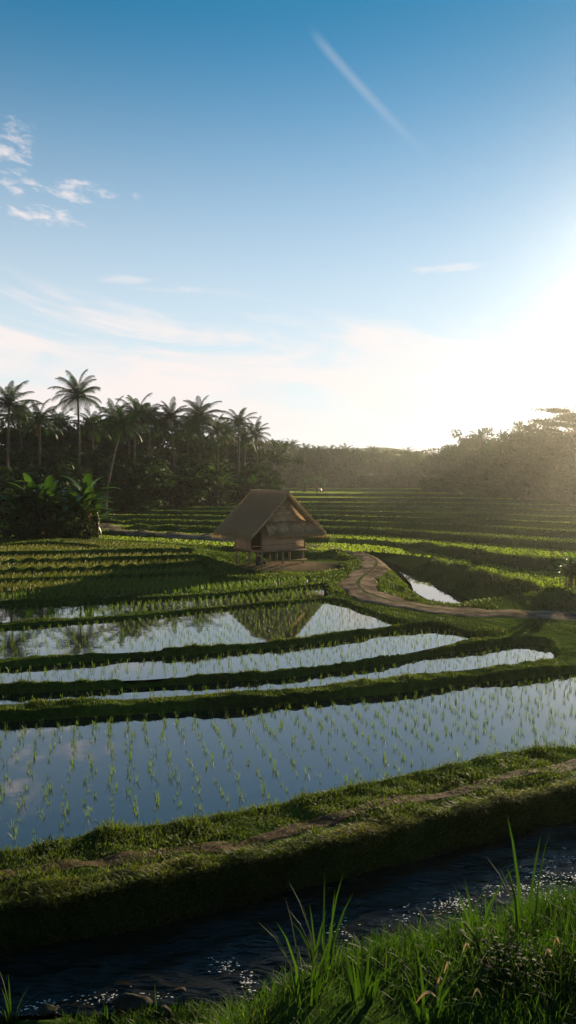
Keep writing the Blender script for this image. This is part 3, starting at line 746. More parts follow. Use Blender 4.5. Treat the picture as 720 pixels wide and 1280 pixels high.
# stones, froth and painted glints in the stream
def stone(px, py, s, seed, label):
    R = np.random.default_rng(seed); x, y = at(px, py, SZ); n1, n2 = 9, 12; v = []
    ph = R.uniform(0, 6, 6)
    for i in range(n1 + 1):
        for j in range(n2):
            a = PI * i / n1; b = 2 * PI * j / n2; d = np.array([math.sin(a) * math.cos(b), math.sin(a) * math.sin(b), math.cos(a)])
            r = 1 + .16 * math.sin(d[0] * 4 + ph[0]) + .13 * math.sin(d[1] * 5 + ph[1]) + .1 * math.sin(d[2] * 7 + ph[2]) + .06 * math.sin(d[0] * 11 + ph[3])
            v.append(d * r * [s, s * .75, s * .5])
    q = [(i * n2 + j, i * n2 + (j + 1) % n2, (i + 1) * n2 + (j + 1) % n2, (i + 1) * n2 + j) for i in range(n1) for j in range(n2)]
    b = MB(); b.add(v, q); o = b.build('stone', M['stone'], smooth=True); o.location = (x, y, SZ + s * .1); tag(o, label, 'stone', 'wet stones at the stream edge')
for k, (px, py, s, l) in enumerate([(165, 1256, .15, 'largest wet stone at the stream edge with froth around it'), (60, 1264, .08, 'wet stone at the stream edge nearest the bottom left corner'),
                                    (205, 1266, .08, 'small wet stone just right of the largest one'), (330, 1240, .07, 'wet stone in the froth left of the green bank'), (225, 1240, .06, 'wet stone between the largest one and the green bank')]):
    stone(px, py, s, k, l)
def foam_glints():  # white specks: froth, plus sun glints on the ripples painted as geometry
    b = []; 
    R = np.random.default_rng(5); pts = []
    for (cx, cy, n, sx_, sy_) in [(150, 1246, 90, 42, 5), (280, 1205, 26, 8, 6), (308, 1226, 40, 5, 9), (575, 1128, 120, 9, 9), (640, 1112, 130, 24, 5), (702, 1092, 260, 24, 11), (690, 1125, 60, 18, 7), (545, 1130, 20, 8, 5), (430, 1160, 24, 10, 8), (500, 1145, 24, 12, 6), (55, 1258, 30, 14, 3), (760, 1080, 200, 30, 12)]:
        for k in range(n):
            px, py = R.normal(cx, sx_), R.normal(cy, sy_); x, y = at(px, py, SZ + .03); pts.extend([(x + R.normal(0, .03), y + R.normal(0, .02), SZ + R.uniform(.0, .02), R.uniform(.0015, .0065)) for _ in range(R.integers(0, 4))])
    mb = MB(); k1, k2 = 4, 6
    th = np.arange(k1 + 1) * PI / k1; ph = np.arange(k2) * 2 * PI / k2
    sph = np.array([(math.sin(a) * math.cos(c), math.sin(a) * math.sin(c), math.cos(a)) for a in th for c in ph]); q = [(i * k2 + j, i * k2 + (j + 1) % k2, (i + 1) * k2 + (j + 1) % k2, (i + 1) * k2 + j) for i in range(k1) for j in range(k2)]
    for x, y, z, s in pts: mb.add(sph * [s * R.uniform(1, 3.5), s * R.uniform(.7, 1.4), s * .35] + [x, y, z], q)
    tag(mb.build('foam_glints', M['foam_glints'], smooth=True), kind='stuff')
foam_glints()

# ------------------------------------------------------------------ hut
def build_hut():
    th = math.radians(35); cx, cy = at(327, 711, YARD)
    hut = empty('stilt_hut', (cx, cy, YARD), th, .96, 'small thatched hut on wooden stilts beside the winding dirt track', 'hut')
    W, D, FZ, WT = 2.45, 2.35, 0.78, 1.78
    def post(x, y, r=.055, top=FZ, m_='wood'):
        b = MB(); b.tube([(x, y, -.25), (x + .01, y, top * .5), (x, y, top)], [r * 1.1, r, r], 8); b.build('post', M[m_], hut, True)
        f = MB(); f.tube([(x, y, -.2), (x, y, .05), (x, y, .07)], [r * 2, r * 1.8, r * 1.2], 8); return f
    for x in (0.06, W / 2, W - .06):
        for y in (0.06, D / 2, D - .06): post(x, y, top=FZ - .04)
    b = MB(); b.box((W / 2, D / 2, FZ), (W + .16, D + .12, .05))
    b.build('floor', M['wood'], hut)
    for y in (.06, D / 2, D - .06):
        b = MB(); b.tube([(-.25, y, FZ - .06), (W + .35, y, FZ - .06)], .035, 8); b.build('floor_beam', M['dark_wood'], hut)
    b = MB(); b.tube([(-.2, -.02, .32), (W + .1, -.02, .30)], .022, 6); b.build('brace_rail', M['wood'], hut)
    # walls: front (gable side), right, back, left with door opening near the front corner
    t = .05; wz = (FZ + .03 + WT) / 2 + .01; wh = WT - FZ - .02
    for nm_, c, s in (('wall', (W / 2, .03, wz), (W - .02, t, wh)), ('wall', (W - .03, D / 2, wz), (t, D - .13, wh)), ('wall', (W / 2, D - .03, wz), (W - .02, t, wh)),
                      ('wall', (.03, (.85 + D - .06) / 2, wz), (t, D - .06 - .85, wh))):
        b = MB(); b.box(c, s); b.build(nm_, M['woven'], hut)
    b = MB()
    for x, y in ((0, 0), (W, 0), (0, D), (W, D), (0, .85)): b.tube([(x, y, FZ), (x, y, WT + .1)], .038, 8)
    b.tube([(0, 0, WT - .12), (0, .85, WT - .12)], .03, 6)
    b.build('wall_frame', M['wood'], hut)
    b = MB(); b.box((.62, .45, (FZ + WT) / 2), (.04, .7, .95)); b.build('door_dark_panel', M['dark_wood'], hut)  # dark panel behind the door opening, so the doorway looks dark
    # batten along the front wall
    for z in (FZ + .3, WT - .12):
        b = MB(); b.tube([(.04, -.02, z), (W - .04, -.02, z)], .014, 6); b.build('batten', M['wood'], hut)
    # roof: two slopes, ridge runs along local y
    RZ, EZ, ov = 3.52, 1.62, .84; mx_ = W / 2; yf, yb = -.42, D + .45
    rng2 = np.random.default_rng(9)
    def slope(side):
        ex = -ov if side < 0 else W + ov
        b = MB(); nx, ny = 22, 26; g = []
        for i in range(nx + 1):
            for j in range(ny + 1):
                a = i / nx; x = mx_ + (ex - mx_) * a; z = RZ + (EZ - RZ) * (a ** .93); y = (yf + (yb - yf) * j / ny) 
                y += (-.22 if j == 0 else .22 if j == ny else 0) * a * .6
                g.append((x, y, z + rng2.normal(0, .012)))
        g = np.array(g); bot = g - np.array([0, 0, .14]); n_ = (nx + 1) * (ny + 1); V_ = np.concatenate([g, bot]); q = []
        I = lambda i, j: i * (ny + 1) + j
        for i in range(nx):
            for j in range(ny): q += [(I(i, j), I(i + 1, j), I(i + 1, j + 1), I(i, j + 1)), (n_ + I(i, j), n_ + I(i, j + 1), n_ + I(i + 1, j + 1), n_ + I(i + 1, j))]
        for j in range(ny): q.append((I(nx, j), n_ + I(nx, j), n_ + I(nx, j + 1), I(nx, j + 1)))
        for i in range(nx): q += [(I(i, 0), n_ + I(i, 0), n_ + I(i + 1, 0), I(i + 1, 0)), (I(i, ny), I(i + 1, ny), n_ + I(i + 1, ny), n_ + I(i, ny))]
        b.add(V_, q); ro_ = b.build('roof', M['thatch'], hut)
        # loose straw on and below the eave
        s = MB(); ns = 5200
        a = rng2.uniform(0, 1.0, ns) ** .8; y = rng2.uniform(yf - .1, yb + .1, ns)
        x = mx_ + (ex - mx_) * a; z = RZ + (EZ - RZ) * a ** .93 + .02
        dx, dz = (ex - mx_), (EZ - RZ); L = math.hypot(dx, dz); d = np.array([dx / L, 0, dz / L]); le = rng2.uniform(.12, .3, ns)
        p0 = np.column_stack([x, y, z]); dd = d + rng2.normal(0, .09, (ns, 3)); p1 = p0 + dd * le[:, None]; w = rng2.uniform(.006, .012, ns)[:, None] * [0, 1, 0]
        V_ = np.stack([p0 - w, p0 + w, p1 + w * .4, p1 - w * .4], 1).reshape(-1, 3); s.add(V_, np.arange(ns * 4).reshape(-1, 4), None, np.repeat(rng2.uniform(0, 1, ns), 4))
        # eave fringe
        ne = 900; y = rng2.uniform(yf - .12, yb + .12, ne); p0 = np.column_stack([np.full(ne, ex + (.04 if side < 0 else -.04)), y, np.full(ne, EZ - .03)]); dd = d + rng2.normal(0, .13, (ne, 3)); dd[:, 2] -= .35
        p1 = p0 + dd * rng2.uniform(.1, .3, ne)[:, None]; w = rng2.uniform(.008, .014, ne)[:, None] * [0, 1, 0]
        V_ = np.stack([p0 - w, p0 + w, p1 + w * .3, p1 - w * .3], 1).reshape(-1, 3); s.add(V_, np.arange(ne * 4).reshape(-1, 4), None, np.repeat(rng2.uniform(0, 1, ne), 4))
        s.build('straw', M['straw'], ro_)
    slope(-1); slope(1)
    b = MB(); b.tube([(mx_, yf - .02, RZ + .0), (mx_, (yf + yb) / 2, RZ + .025), (mx_, yb + .02, RZ + .0)], [.085, .09, .085], 8); b.build('ridge_cap', M['thatch'], hut, True)
    # gable panels (woven thatch) front and back
    for y in (yf + .42, D - .03):
        b = MB(); zb = 1.76; hw = (RZ - .12 - zb) * (mx_ + ov) / (RZ - EZ)
        b.add([(mx_ - hw, y, zb), (mx_ + hw, y, zb), (mx_, y, RZ - .14), (mx_ - hw, y + .04, zb), (mx_ + hw, y + .04, zb), (mx_, y + .04, RZ - .14)], [(0, 1, 4, 3), (1, 2, 5, 4), (2, 0, 3, 5)], [(0, 2, 1), (3, 4, 5)])
        b.build('gable', M['thatch'], hut)
    # skirt roof under the front gable
    b = MB(); x0, x1 = .1, W + .7; nx = 26; g = []
    for i in range(nx + 1):
        x = x0 + (x1 - x0) * i / nx
        for k, (y, z) in enumerate([(.02, 2.16), (-.3, 1.92), (-.66, 1.55)]): g.append((x + (-.12 if i == 0 else 0) * k * .3, y, z + rng2.normal(0, .012)))
    g = np.array(g); V_ = np.concatenate([g, g - [0, 0, .1]]); n_ = len(g); q = []
    for i in range(nx):
        for k in range(2): q += [(i * 3 + k, i * 3 + k + 1, (i + 1) * 3 + k + 1, (i + 1) * 3 + k), (n_ + i * 3 + k, n_ + (i + 1) * 3 + k, n_ + (i + 1) * 3 + k + 1, n_ + i * 3 + k + 1)]
        q.append((i * 3 + 2, n_ + i * 3 + 2, n_ + (i + 1) * 3 + 2, (i + 1) * 3 + 2))
    for i in (0, nx):
        for k in range(2): q.append((i * 3 + k, n_ + i * 3 + k, n_ + i * 3 + k + 1, i * 3 + k + 1))
    b.add(V_, q); sk = b.build('skirt_roof', M['thatch'], hut)
    s = MB(); ns = 2600; a = rng2.uniform(0, 1, ns); x = rng2.uniform(x0 - .05, x1 + .05, ns); d = np.array([0, -.68, -.62]); d /= np.linalg.norm(d)
    p0 = np.column_stack([x, .02 - .68 * a, 2.19 - .62 * a]); dd = d + rng2.normal(0, .1, (ns, 3)); p1 = p0 + dd * rng2.uniform(.08, .2, ns)[:, None]; w = rng2.uniform(.006, .012, ns)[:, None] * [1, 0, 0]
    V_ = np.stack([p0 - w, p0 + w, p1 + w * .3, p1 - w * .3], 1).reshape(-1, 3); s.add(V_, np.arange(ns * 4).reshape(-1, 4), None, np.repeat(rng2.uniform(0, 1, ns), 4)); s.build('straw', M['straw'], sk)
    # sacks stored below the floor
    def world(x, y): return (cx + x * math.cos(th) - y * math.sin(th), cy + x * math.sin(th) + y * math.cos(th))
    for k, (x, y, s, hgt, l) in enumerate([(-.05 + .25, .55, .16, .48, 'tall dark sack standing under the stilt hut'), (.5, .7, .17, .30, 'low dark sack beside the tall one under the hut')]):
        R = np.random.default_rng(k); b = MB(); pts = []; rad = []
        for i in range(8):
            a = i / 7; pts.append((.03 * math.sin(a * 5), .02 * math.sin(a * 7), a * hgt)); rad.append(s * (1.0 if 0 < i < 6 else .75 if i != 7 else .4) * (1 + .08 * math.sin(i * 2)))
        b.tube(pts, rad, 10); wx, wy = world(x, y); o = b.build('sack', M['sack'], smooth=True); o.location = (wx, wy, YARD); tag(o, l, 'sack')
build_hut()

# ------------------------------------------------------------------ trees
def palm_meshes(seed, hgt, R_=None, lean=0.0, nf=26, L=2.7, dead=0, w=.055):
    R = np.random.default_rng(seed); tb = MB()
    n = 9; t = np.linspace(0, 1, n); az = R.uniform(0, 6.28)
    px = lean * hgt * (t ** 1.6); cx = np.column_stack([px * math.cos(az) + .12 * np.sin(t * 3), px * math.sin(az), t * hgt])
    tb.tube(cx, .17 * (1 - .5 * t) + .08 * np.exp(-t * 12), 7)
    top = cx[-1]; cb = MB(); db = MB()
    for k in range(nf + dead):
        isd = k >= nf
        a = k * 2.39996 + R.uniform(-.25, .25); e = (1.4 - 1.95 * (k / nf) ** .85 + R.uniform(-.15, .15)) if not isd else R.uniform(-1.2, -.7)
        l = L * R.uniform(.85, 1.1) * (1 if not isd else .7); ns = 15; pts = [top + np.array([0, 0, .05])]; el = e; azz = a; dirs = []
        for i in range(ns):
            d = np.array([math.cos(el) * math.cos(azz), math.cos(el) * math.sin(azz), math.sin(el)]); dirs.append(d)
            pts.append(pts[-1] + d * l / ns); el -= (.02 + .15 * (i / ns) ** 1.6) * (1.0 if el > -1.2 else 0); azz += R.normal(0, .02)
        pts = np.array(pts); B = db if isd else cb
        B.tube(pts, np.linspace(.035, .008, ns + 1), 3, .9 if isd else .7, False)
        V_ = []; 
        for i in range(1, ns):
            for sub in (0, .5):
                f = (i + sub) / ns; c = pts[i] + (pts[i + 1] - pts[i]) * sub; d = dirs[i]; sd = np.cross(d, [0, 0, 1]); sd /= np.linalg.norm(sd) + 1e-9; up = np.cross(sd, d)
                ll = l * .23 * math.sin(PI * min(1, .15 + f * .83)) ** .6 + .04
                for s_ in (-1, 1):
                    tip = c + (sd * s_ * .72 + d * .55 - np.array([0, 0, 1]) * R.uniform(.25, .75)) * ll; mid = c + (sd * s_ * .75 + d * .5 - up * (-.12)) * ll * .45
                    V_.append([c - d * w * .5, c + d * w * .5, mid + d * w * .6, mid - d * w * .6, tip])
        V_ = np.array(V_); nn = len(V_); o = np.arange(nn)[:, None] * 5
        B.add(V_.reshape(-1, 3), o + [0, 1, 2, 3], o + [3, 2, 4], np.repeat(R.uniform(0, .8, nn), 5))
    return tb.mesh('trunk'), cb.mesh('crown'), (db.mesh('dead_fronds') if dead else None), top[2] + L * .75

def broad_meshes(seed, hgt, rad, ncl=58, leaf=.2, per=60, flat=1.0, base=.35):
    R = np.random.default_rng(seed); tb = MB(); cb = MB(); th_ = hgt * base
    tb.tube([(0, 0, 0), (.1, 0, th_ * .5), (R.uniform(-.3, .3), R.uniform(-.3, .3), th_), (0, 0, hgt * .8)], [.28, .2, .16, .05], 7)
    cs = []
    while len(cs) < ncl:
        d = R.normal(0, 1, 3); d /= np.linalg.norm(d); r = R.uniform(.25, 1) ** .6; c = d * r * [rad, rad, (hgt - th_) * .52 * flat] * (1 + .22 * math.sin(d[0] * 5 + seed) + .18 * math.sin(d[2] * 7 + d[1] * 4 + seed))
        c[2] += th_ + (hgt - th_) * .5
        if c[2] > .3: cs.append(c)
    for c in cs[:16]:
        tb.tube([(0, 0, th_ * R.uniform(.6, 1.1)), c * [.5, .5, .8], c], [.09, .05, .015], 5)
    for c in cs:
        rc = rad * R.uniform(.14, .28); n = int(per * R.uniform(.6, 1.3)); d = R.normal(0, 1, (n, 3)); d /= np.linalg.norm(d, axis=1, keepdims=True)
        p = c + d * (R.uniform(.2, 1, (n, 1)) ** .5) * rc * [1.15, 1.15, .75]
        a = R.normal(0, 1, (n, 3)); a /= np.linalg.norm(a, axis=1, keepdims=True); b = np.cross(a, d + .01); b /= np.linalg.norm(b, axis=1, keepdims=True)
        s = leaf * R.uniform(.6, 1.4, (n, 1))
        V_ = np.stack([p - a * s, p + b * s * .45, p + a * s, p - b * s * .45], 1).reshape(-1, 3)
        cb.add(V_, np.arange(n * 4).reshape(-1, 4), None, np.repeat(np.clip(R.normal(R.uniform(.3, .7), .15, n), 0, 1), 4))
    return tb.mesh('trunk'), cb.mesh('crown'), None, hgt

def umbrella_meshes(seed, hgt, rad):
    """tall tree with flat spreading layers"""
    R = np.random.default_rng(seed); tb = MB(); cb = MB()
    tb.tube([(0, 0, 0), (.2, 0, hgt * .4), (0, .1, hgt * .7), (0, 0, hgt * .86)], [.35, .25, .18, .08], 7)
    for k in range(24):
        a = k * 2.4 + R.uniform(-.3, .3); r = rad * R.uniform(.45, 1); z = hgt * R.uniform(.72, 1.0) - r * .12; c = np.array([math.cos(a) * r, math.sin(a) * r, z])
        tb.tube([(0, 0, hgt * R.uniform(.5, .75)), c * [.5, .5, .97], c], [.1, .06, .02], 5)
        for q in range(7):
            cc = c * R.uniform(.7, 1.05, 1) * [1, 1, 0] + [0, 0, z + R.uniform(-.08, .18)]; cc[:2] += R.normal(0, rad * .09, 2); n = 80
            p = cc + R.normal(0, 1, (n, 3)) * [rad * .09, rad * .09, .1]; a2 = R.normal(0, 1, (n, 3)) * [1, 1, .3]; a2 /= np.linalg.norm(a2, axis=1, keepdims=True); b = np.cross(a2, R.normal(0, 1, (n, 3))); b /= np.linalg.norm(b, axis=1, keepdims=True); s = R.uniform(.08, .2, (n, 1))
            V_ = np.stack([p - a2 * s, p + b * s * .5, p + a2 * s, p - b * s * .5], 1).reshape(-1, 3); cb.add(V_, np.arange(n * 4).reshape(-1, 4), None, np.repeat(R.uniform(0, 1, n), 4))
    return tb.mesh('trunk'), cb.mesh('crown'), None, hgt

def banana_meshes(seed, hgt=2.6, ns=6):
    R = np.random.default_rng(seed); tb = MB(); cb = MB(); db = MB()
    for s in range(ns):
        bx, by = R.uniform(-.7, .7, 2) * (s > 0); h = hgt * R.uniform(.28, .68); top = np.array([bx + R.uniform(-.1, .1), by, h])
        tb.tube([(bx, by, -.05), (bx, by, h * .5), top], [.10, .08, .05], 7)
        for k in range(10):
            a = k * 2.4 + R.uniform(-.4, .4); e = (1.35 - .13 * k + R.uniform(-.1, .1)) if k < 8 else R.uniform(-1.2, -.7); L = R.uniform(1.2, 1.8) * hgt / 2.6 * (1 if k < 8 else .6); n = 10; pts = [top]; el = e
            for i in range(n):
                pts.append(pts[-1] + np.array([math.cos(el) * math.cos(a), math.cos(el) * math.sin(a), math.sin(el)]) * L / n); el -= .06 + .12 * i / n
            pts = np.array(pts); sd = np.array([-math.sin(a), math.cos(a), 0]); t = np.linspace(0, 1, n + 1); w = .17 * hgt / 2.6 * np.sin(PI * np.clip(.05 + t * .93, 0, 1)) ** .6 * (t > .08) + .015
            fold = np.array([0, 0, .35]); B = db if (k >= 8) else cb
            lft = pts + (sd + fold) * w[:, None]; rgt = pts + (-sd + fold) * w[:, None]
            if k >= 8: lft = pts + sd * w[:, None] * .5 - [0, 0, .02]; rgt = pts - sd * w[:, None] * .5 - [0, 0, .02]
            V_ = np.concatenate([lft, pts, rgt]); q = [(i, n + 1 + i, n + 2 + i, i + 1) for i in range(n)] + [(n + 1 + i, 2 * n + 2 + i, 2 * n + 3 + i, n + 2 + i) for i in range(n)]
            B.add(V_, q, None, R.uniform(0, 1))
    return tb.mesh('stem'), cb.mesh('leaves'), db.mesh('dead_leaves'), hgt * .72 + 1.2

def plant(kind, name, src, x, y, s, rz, label, cat, group=None, sz=1.0, sink=.15):
    o = empty(name, (x, y, float(hz(x, y)[0]) - sink), rz, s, label, cat, group); o.scale = (s, s, s * sz)
    mats = {'palm': ('bark', 'palm', 'dead'), 'tree': ('bark', 'tree_leaf', 'dead'), 'banana': ('banana_stem', 'banana_leaf', 'dead')}[kind]
    nm_ = {'palm': ('trunk', 'crown', 'dead_fronds'), 'tree': ('trunk', 'crown', ''), 'banana': ('stem', 'leaves', 'dead_leaves')}[kind]
    for me_, m_, n_ in zip(src[:3], mats, nm_):
        if me_ is not None: link(n_, me_, M[m_], o)
    return o

palms = [palm_meshes(11, 10, lean=.04), palm_meshes(12, 10, lean=.12), palm_meshes(13, 10, lean=.02, nf=29, L=2.9), palm_meshes(14, 10, lean=.08, nf=22, dead=1), palm_meshes(15, 9, lean=.2, nf=23)]
broads = [broad_meshes(21, 8, 3.2), broad_meshes(22, 9, 2.8), broad_meshes(23, 7.5, 3.6, flat=.9), broad_meshes(24, 10, 3.0, ncl=110)]
bushes = [broad_meshes(31, 3.0, 1.7, ncl=50, leaf=.13, base=.06), broad_meshes(32, 2.6, 1.5, ncl=46, leaf=.15, base=.06), broad_meshes(33, 3.4, 1.4, ncl=50, leaf=.12, base=.08)]
bananas = [banana_meshes(41), banana_meshes(42, 2.8, 7), banana_meshes(43, 2.4, 5)]
umb = umbrella_meshes(51, 13, 6.5)

def put(kind, name, src, px, d, top, label, cat, group, wid=1.0, rz=None):
    x = xd(px, d); y = d; g = float(hz(x, y)[0]); ztop = H + (594 - top) / 1000 * d
    s = (ztop - g) / src[3]; 
    return plant(kind, name, src, x, y, s * wid, random.uniform(0, 6.28) if rz is None else rz, label, cat, group, 1 / wid)

# left grove of coconut palms
G1 = 'coconut palms of the left grove'
put('palm', 'palm_tree', palms[2], 98, 78, 464, 'tallest coconut palm, standing free above the left grove', 'palm tree', G1, .92)
put('palm', 'palm_tree', palms[4], 131, 66, 503, 'coconut palm with slanting pale trunk before the dark grove', 'palm tree', G1, .95, rz=2.2)
put('palm', 'palm_tree', palms[0], 8, 68, 476, 'coconut palm at the left end of the grove with drooping crown', 'palm tree', G1, 1.0)
put('palm', 'palm_tree', palms[3], 322, 96, 524, 'slender coconut palm at the right end of the left grove', 'palm tree', G1, .95)
put('palm', 'palm_tree', palms[0], 296, 92, 508, 'second coconut palm from the right end of the grove', 'palm tree', G1, 1.0)
put('palm', 'palm_tree', palms[2], 248, 86, 495, 'big full-crowned coconut palm near the right end of the grove', 'palm tree', G1, 1.05)
for px, d, top in [(-60, 66, 480), (-30, 75, 495), (30, 84, 498), (48, 76, 505), (68, 92, 512), (118, 88, 508), (158, 90, 512), (167, 80, 494), (190, 82, 500), (206, 94, 512), (222, 84, 499), (272, 84, 520), (284, 100, 524), (306, 100, 530), (140, 96, 500), (234, 98, 515), (262, 96, 512), (180, 100, 505)]:
    put('palm', 'palm_tree', random.choice(palms[:4]), px, d, top + random.uniform(-2, 3), 'coconut palm of middling height within the crowded left grove', 'palm tree', G1, random.uniform(.9, 1.15))
G2 = 'broad-leaved trees between the palms of the left grove'
for px, d, top in [(-120, 70, 520), (-70, 80, 515), (-25, 86, 518), (15, 90, 520), (50, 96, 522), (88, 98, 522), (125, 100, 522), (160, 102, 522), (195, 104, 524), (232, 106, 530), (262, 108, 535), (292, 112, 545), (318, 116, 552),
                   (20, 78, 560), (70, 84, 560), (110, 84, 560), (150, 90, 558), (190, 92, 560), (225, 94, 560), (262, 97, 565), (300, 101, 572), (-30, 72, 560), (330, 110, 578)]:
    put('tree', 'broadleaf_tree', random.choice(broads), px, d, top + random.uniform(-3, 5), 'dark leafy tree filling the gap between the coconut palms', 'tree', G2, random.uniform(1.1, 1.4))
G3 = 'bushes at the foot of the left grove'
for k in range(34):
    px = -60 + k * 12 + random.uniform(-4, 4); d = np.interp(px, [-60, 0, 150, 250, 340], [58, 60, 72, 84, 98]) + random.uniform(-1, 4)
    put('tree', 'shrub', random.choice(bushes), px, d, np.interp(px, [-60, 150, 340], [600, 600, 605]) - random.uniform(0, 28), 'bush at the dark foot of the coconut grove', 'bush', G3, random.uniform(1.0, 1.5))
G3b = 'banana plants at the foot of the left grove'
for px, d, top in [(205, 80, 580), (232, 82, 575), (262, 86, 572), (282, 88, 585), (312, 92, 590), (178, 77, 588)]:
    put('banana', 'banana_plant', random.choice(bananas), px, d, top, 'pale leaved banana plant at the lit edge of the coconut grove', 'banana plant', G3b)
# banana clump beside the track
G4 = 'banana plants in the clump beside the track'
for px, d, top, l in [(40, 47, 588, 'banana plant at the left end of the clump with yellow leaf tips'), (62, 50, 596, 'short shaded banana plant inside the clump beside the track'), (98, 47, 580, 'tallest banana plant of the clump with one upright leaf'),
                      (112, 48.5, 602, 'banana plant with brown hanging leaves at the right end of the clump'), (80, 46.5, 600, 'banana plant with dark drooping leaves in the middle of the clump')]:
    put('banana', 'banana_plant', bananas[int(px) % 3], px, d, top, l, 'banana plant', G4, 1.0)
for px, d, top, l in [(45, 48.5, 602, 'dark bush inside the banana clump beside the track'), (72, 49.5, 598, 'round dark bush behind the banana clump'), (92, 50, 606, 'bush at the right end behind the tallest banana plant')]:
    put('tree', 'shrub', bushes[int(px) % 3], px, d, top, l, 'bush', 'bushes in the banana clump')

for px, d, top in [(34, 45.5, 642), (62, 45.5, 645), (88, 45, 643), (110, 46, 648)]:
    put('tree', 'shrub', bushes[int(px) % 3], px, d, top, 'low leafy bush hiding the stems of the banana clump', 'bush', 'low bushes before the banana clump', 1.0)

# far wood across the fields
G5 = 'palms of the far wood'; G6 = 'trees of the far wood'
for k in range(34):
    px = 318 + k * 8.2 + random.uniform(-4, 4); d = random.uniform(205, 250); top = np.interp(px, [318, 345, 420, 500, 560, 620], [545, 552, 558, 562, 560, 545]) + random.uniform(-2, 8)
    put('tree', 'broadleaf_tree', random.choice(broads), px, d, top + 3, 'hazy grey-green tree of the wood across the fields', 'tree', G6, random.uniform(1.2, 1.7))
for k in range(24):
    px = random.uniform(322, 470) if k < 16 else random.uniform(470, 560); d = random.uniform(195, 215); top = np.interp(px, [318, 360, 420, 500, 560], [545, 550, 556, 560, 560]) + random.uniform(-3, 8)
    put('palm', 'palm_tree', random.choice(palms[:4]), px, d, top, 'hazy coconut palm of the wood across the fields', 'palm tree', G5, random.uniform(1.1, 1.4))
for k in range(26):
    px = 325 + k * 10 + random.uniform(-4, 4)
    put('tree', 'shrub', random.choice(bushes), px, random.uniform(188, 200), 594 - random.uniform(0, 8), 'bush at the foot of the wood across the fields', 'bush', 'bushes along the far wood', random.uniform(1.3, 1.8))
for px, top in ((380, 594), (400, 592)):
    put('banana', 'banana_plant', bananas[0], px, 150, top, 'pale feathery plant standing before the far wood', 'banana plant', 'pale plants before the far wood')
# right wood, against the sun
G7 = 'trees of the right wood'
for px, d, top, w in [(510, 190, 556, 1.2), (535, 175, 560, 1.2), (555, 165, 556, 1.1), (572, 150, 550, 1.1), (585, 160, 540, 1.0), (596, 140, 532, .8), (612, 135, 548, 1.1), (628, 130, 545, 1.2), (640, 125, 540, 1.1), (655, 118, 525, 1.0), (668, 114, 523, 1.1),
                      (685, 110, 532, 1.2), (700, 106, 530, 1.3), (718, 102, 530, 1.3), (740, 98, 535, 1.3), (765, 96, 545, 1.3), (800, 92, 552, 1.3), (850, 92, 550, 1.3), (910, 95, 548, 1.3),
                      (560, 150, 575, 1.4), (590, 138, 575, 1.4), (615, 126, 570, 1.4), (645, 114, 565, 1.4), (672, 106, 560, 1.4), (698, 98, 560, 1.4), (726, 92, 565, 1.4), (760, 88, 575, 1.4)]:
    put('tree', 'broadleaf_tree', random.choice(broads), px, d, top + 6, 'leafy tree of the golden backlit wood right of the fields', 'tree', G7, w)
for k in range(24):
    px = 540 + k * 10 + random.uniform(-3, 3); d = np.interp(px, [540, 620, 720, 780], [150, 118, 88, 80])
    put('tree', 'shrub', random.choice(bushes), px, d, 600 - random.uniform(0, 12), 'bush along the foot of the golden backlit wood', 'bush', 'bushes along the right wood', 1.4)
put('tree', 'umbrella_tree', umb, 722, 96, 497, 'tall flat-topped tree rising over the right wood in golden haze', 'tree', None, .75)
put('palm', 'palm_tree', palms[0], 597, 132, 534, 'lone palm crown standing over the right wood', 'palm tree', None, .9)
# right-hand plants near the road
put('tree', 'shrub', bushes[2], 598, 34, 679, 'narrow dark bush on the ridge right of the river', 'bush', None, .8)
put('banana', 'banana_plant', bananas[1], 716, 27.5, 684, 'banana plant with glowing leaves beside the track at the right edge', 'banana plant', None, .8)
put('tree', 'shrub', bushes[0], 705, 22.2, 800, 'low dark bush at the right end of the narrow paddies', 'bush', None, 1.2)
put('tree', 'shrub', bushes[1], 735, 21.8, 790, 'dark bush on the right edge above the narrow paddies', 'bush', None, 1.2)

# ------------------------------------------------------------------ light, sky, air
SUN_AZ, SUN_EL = math.radians(30.5), math.radians(12)
w = bpy.data.worlds.new('World'); SC.world = w; w.use_nodes = True; nt = w.node_tree; nt.nodes.clear()
out = nt.nodes.new('ShaderNodeOutputWorld'); bg = nt.nodes.new('ShaderNodeBackground'); bg.inputs['Strength'].default_value = 0.05
sky = N(nt, 'ShaderNodeTexSky', sky_type='NISHITA'); sky.sun_disc = False; sky.sun_elevation = SUN_EL; sky.sun_rotation = SUN_AZ
sky.altitude = 100; sky.air_density = 1.0; sky.dust_density = 0.0; sky.ozone_density = 3.0
# clouds in azimuth / elevation
tc = nt.nodes.new('ShaderNodeTexCoord'); sp = nt.nodes.new('ShaderNodeSeparateXYZ'); nt.links.new(tc.outputs['Generated'], sp.inputs[0])
def MA(op, a, b=None, c=None):
    n = N(nt, 'ShaderNodeMath', operation=op)
    for i, s in enumerate((a, b, c)):
        if s is None: continue
        if isinstance(s, (int, float)): n.inputs[i].default_value = s
        else: nt.links.new(s, n.inputs[i])
    return n.outputs[0]
def SS(v, a, b):   # smoothstep a..b
    n = nt.nodes.new('ShaderNodeMapRange'); n.interpolation_type = 'SMOOTHSTEP'; nt.links.new(v, n.inputs[0]); n.inputs[1].default_value = a; n.inputs[2].default_value = b; n.inputs[3].default_value = 0; n.inputs[4].default_value = 1; return n.outputs[0]
az = MA('ARCTAN2', sp.outputs[0], sp.outputs[1]); el = MA('ARCSINE', sp.outputs[2])
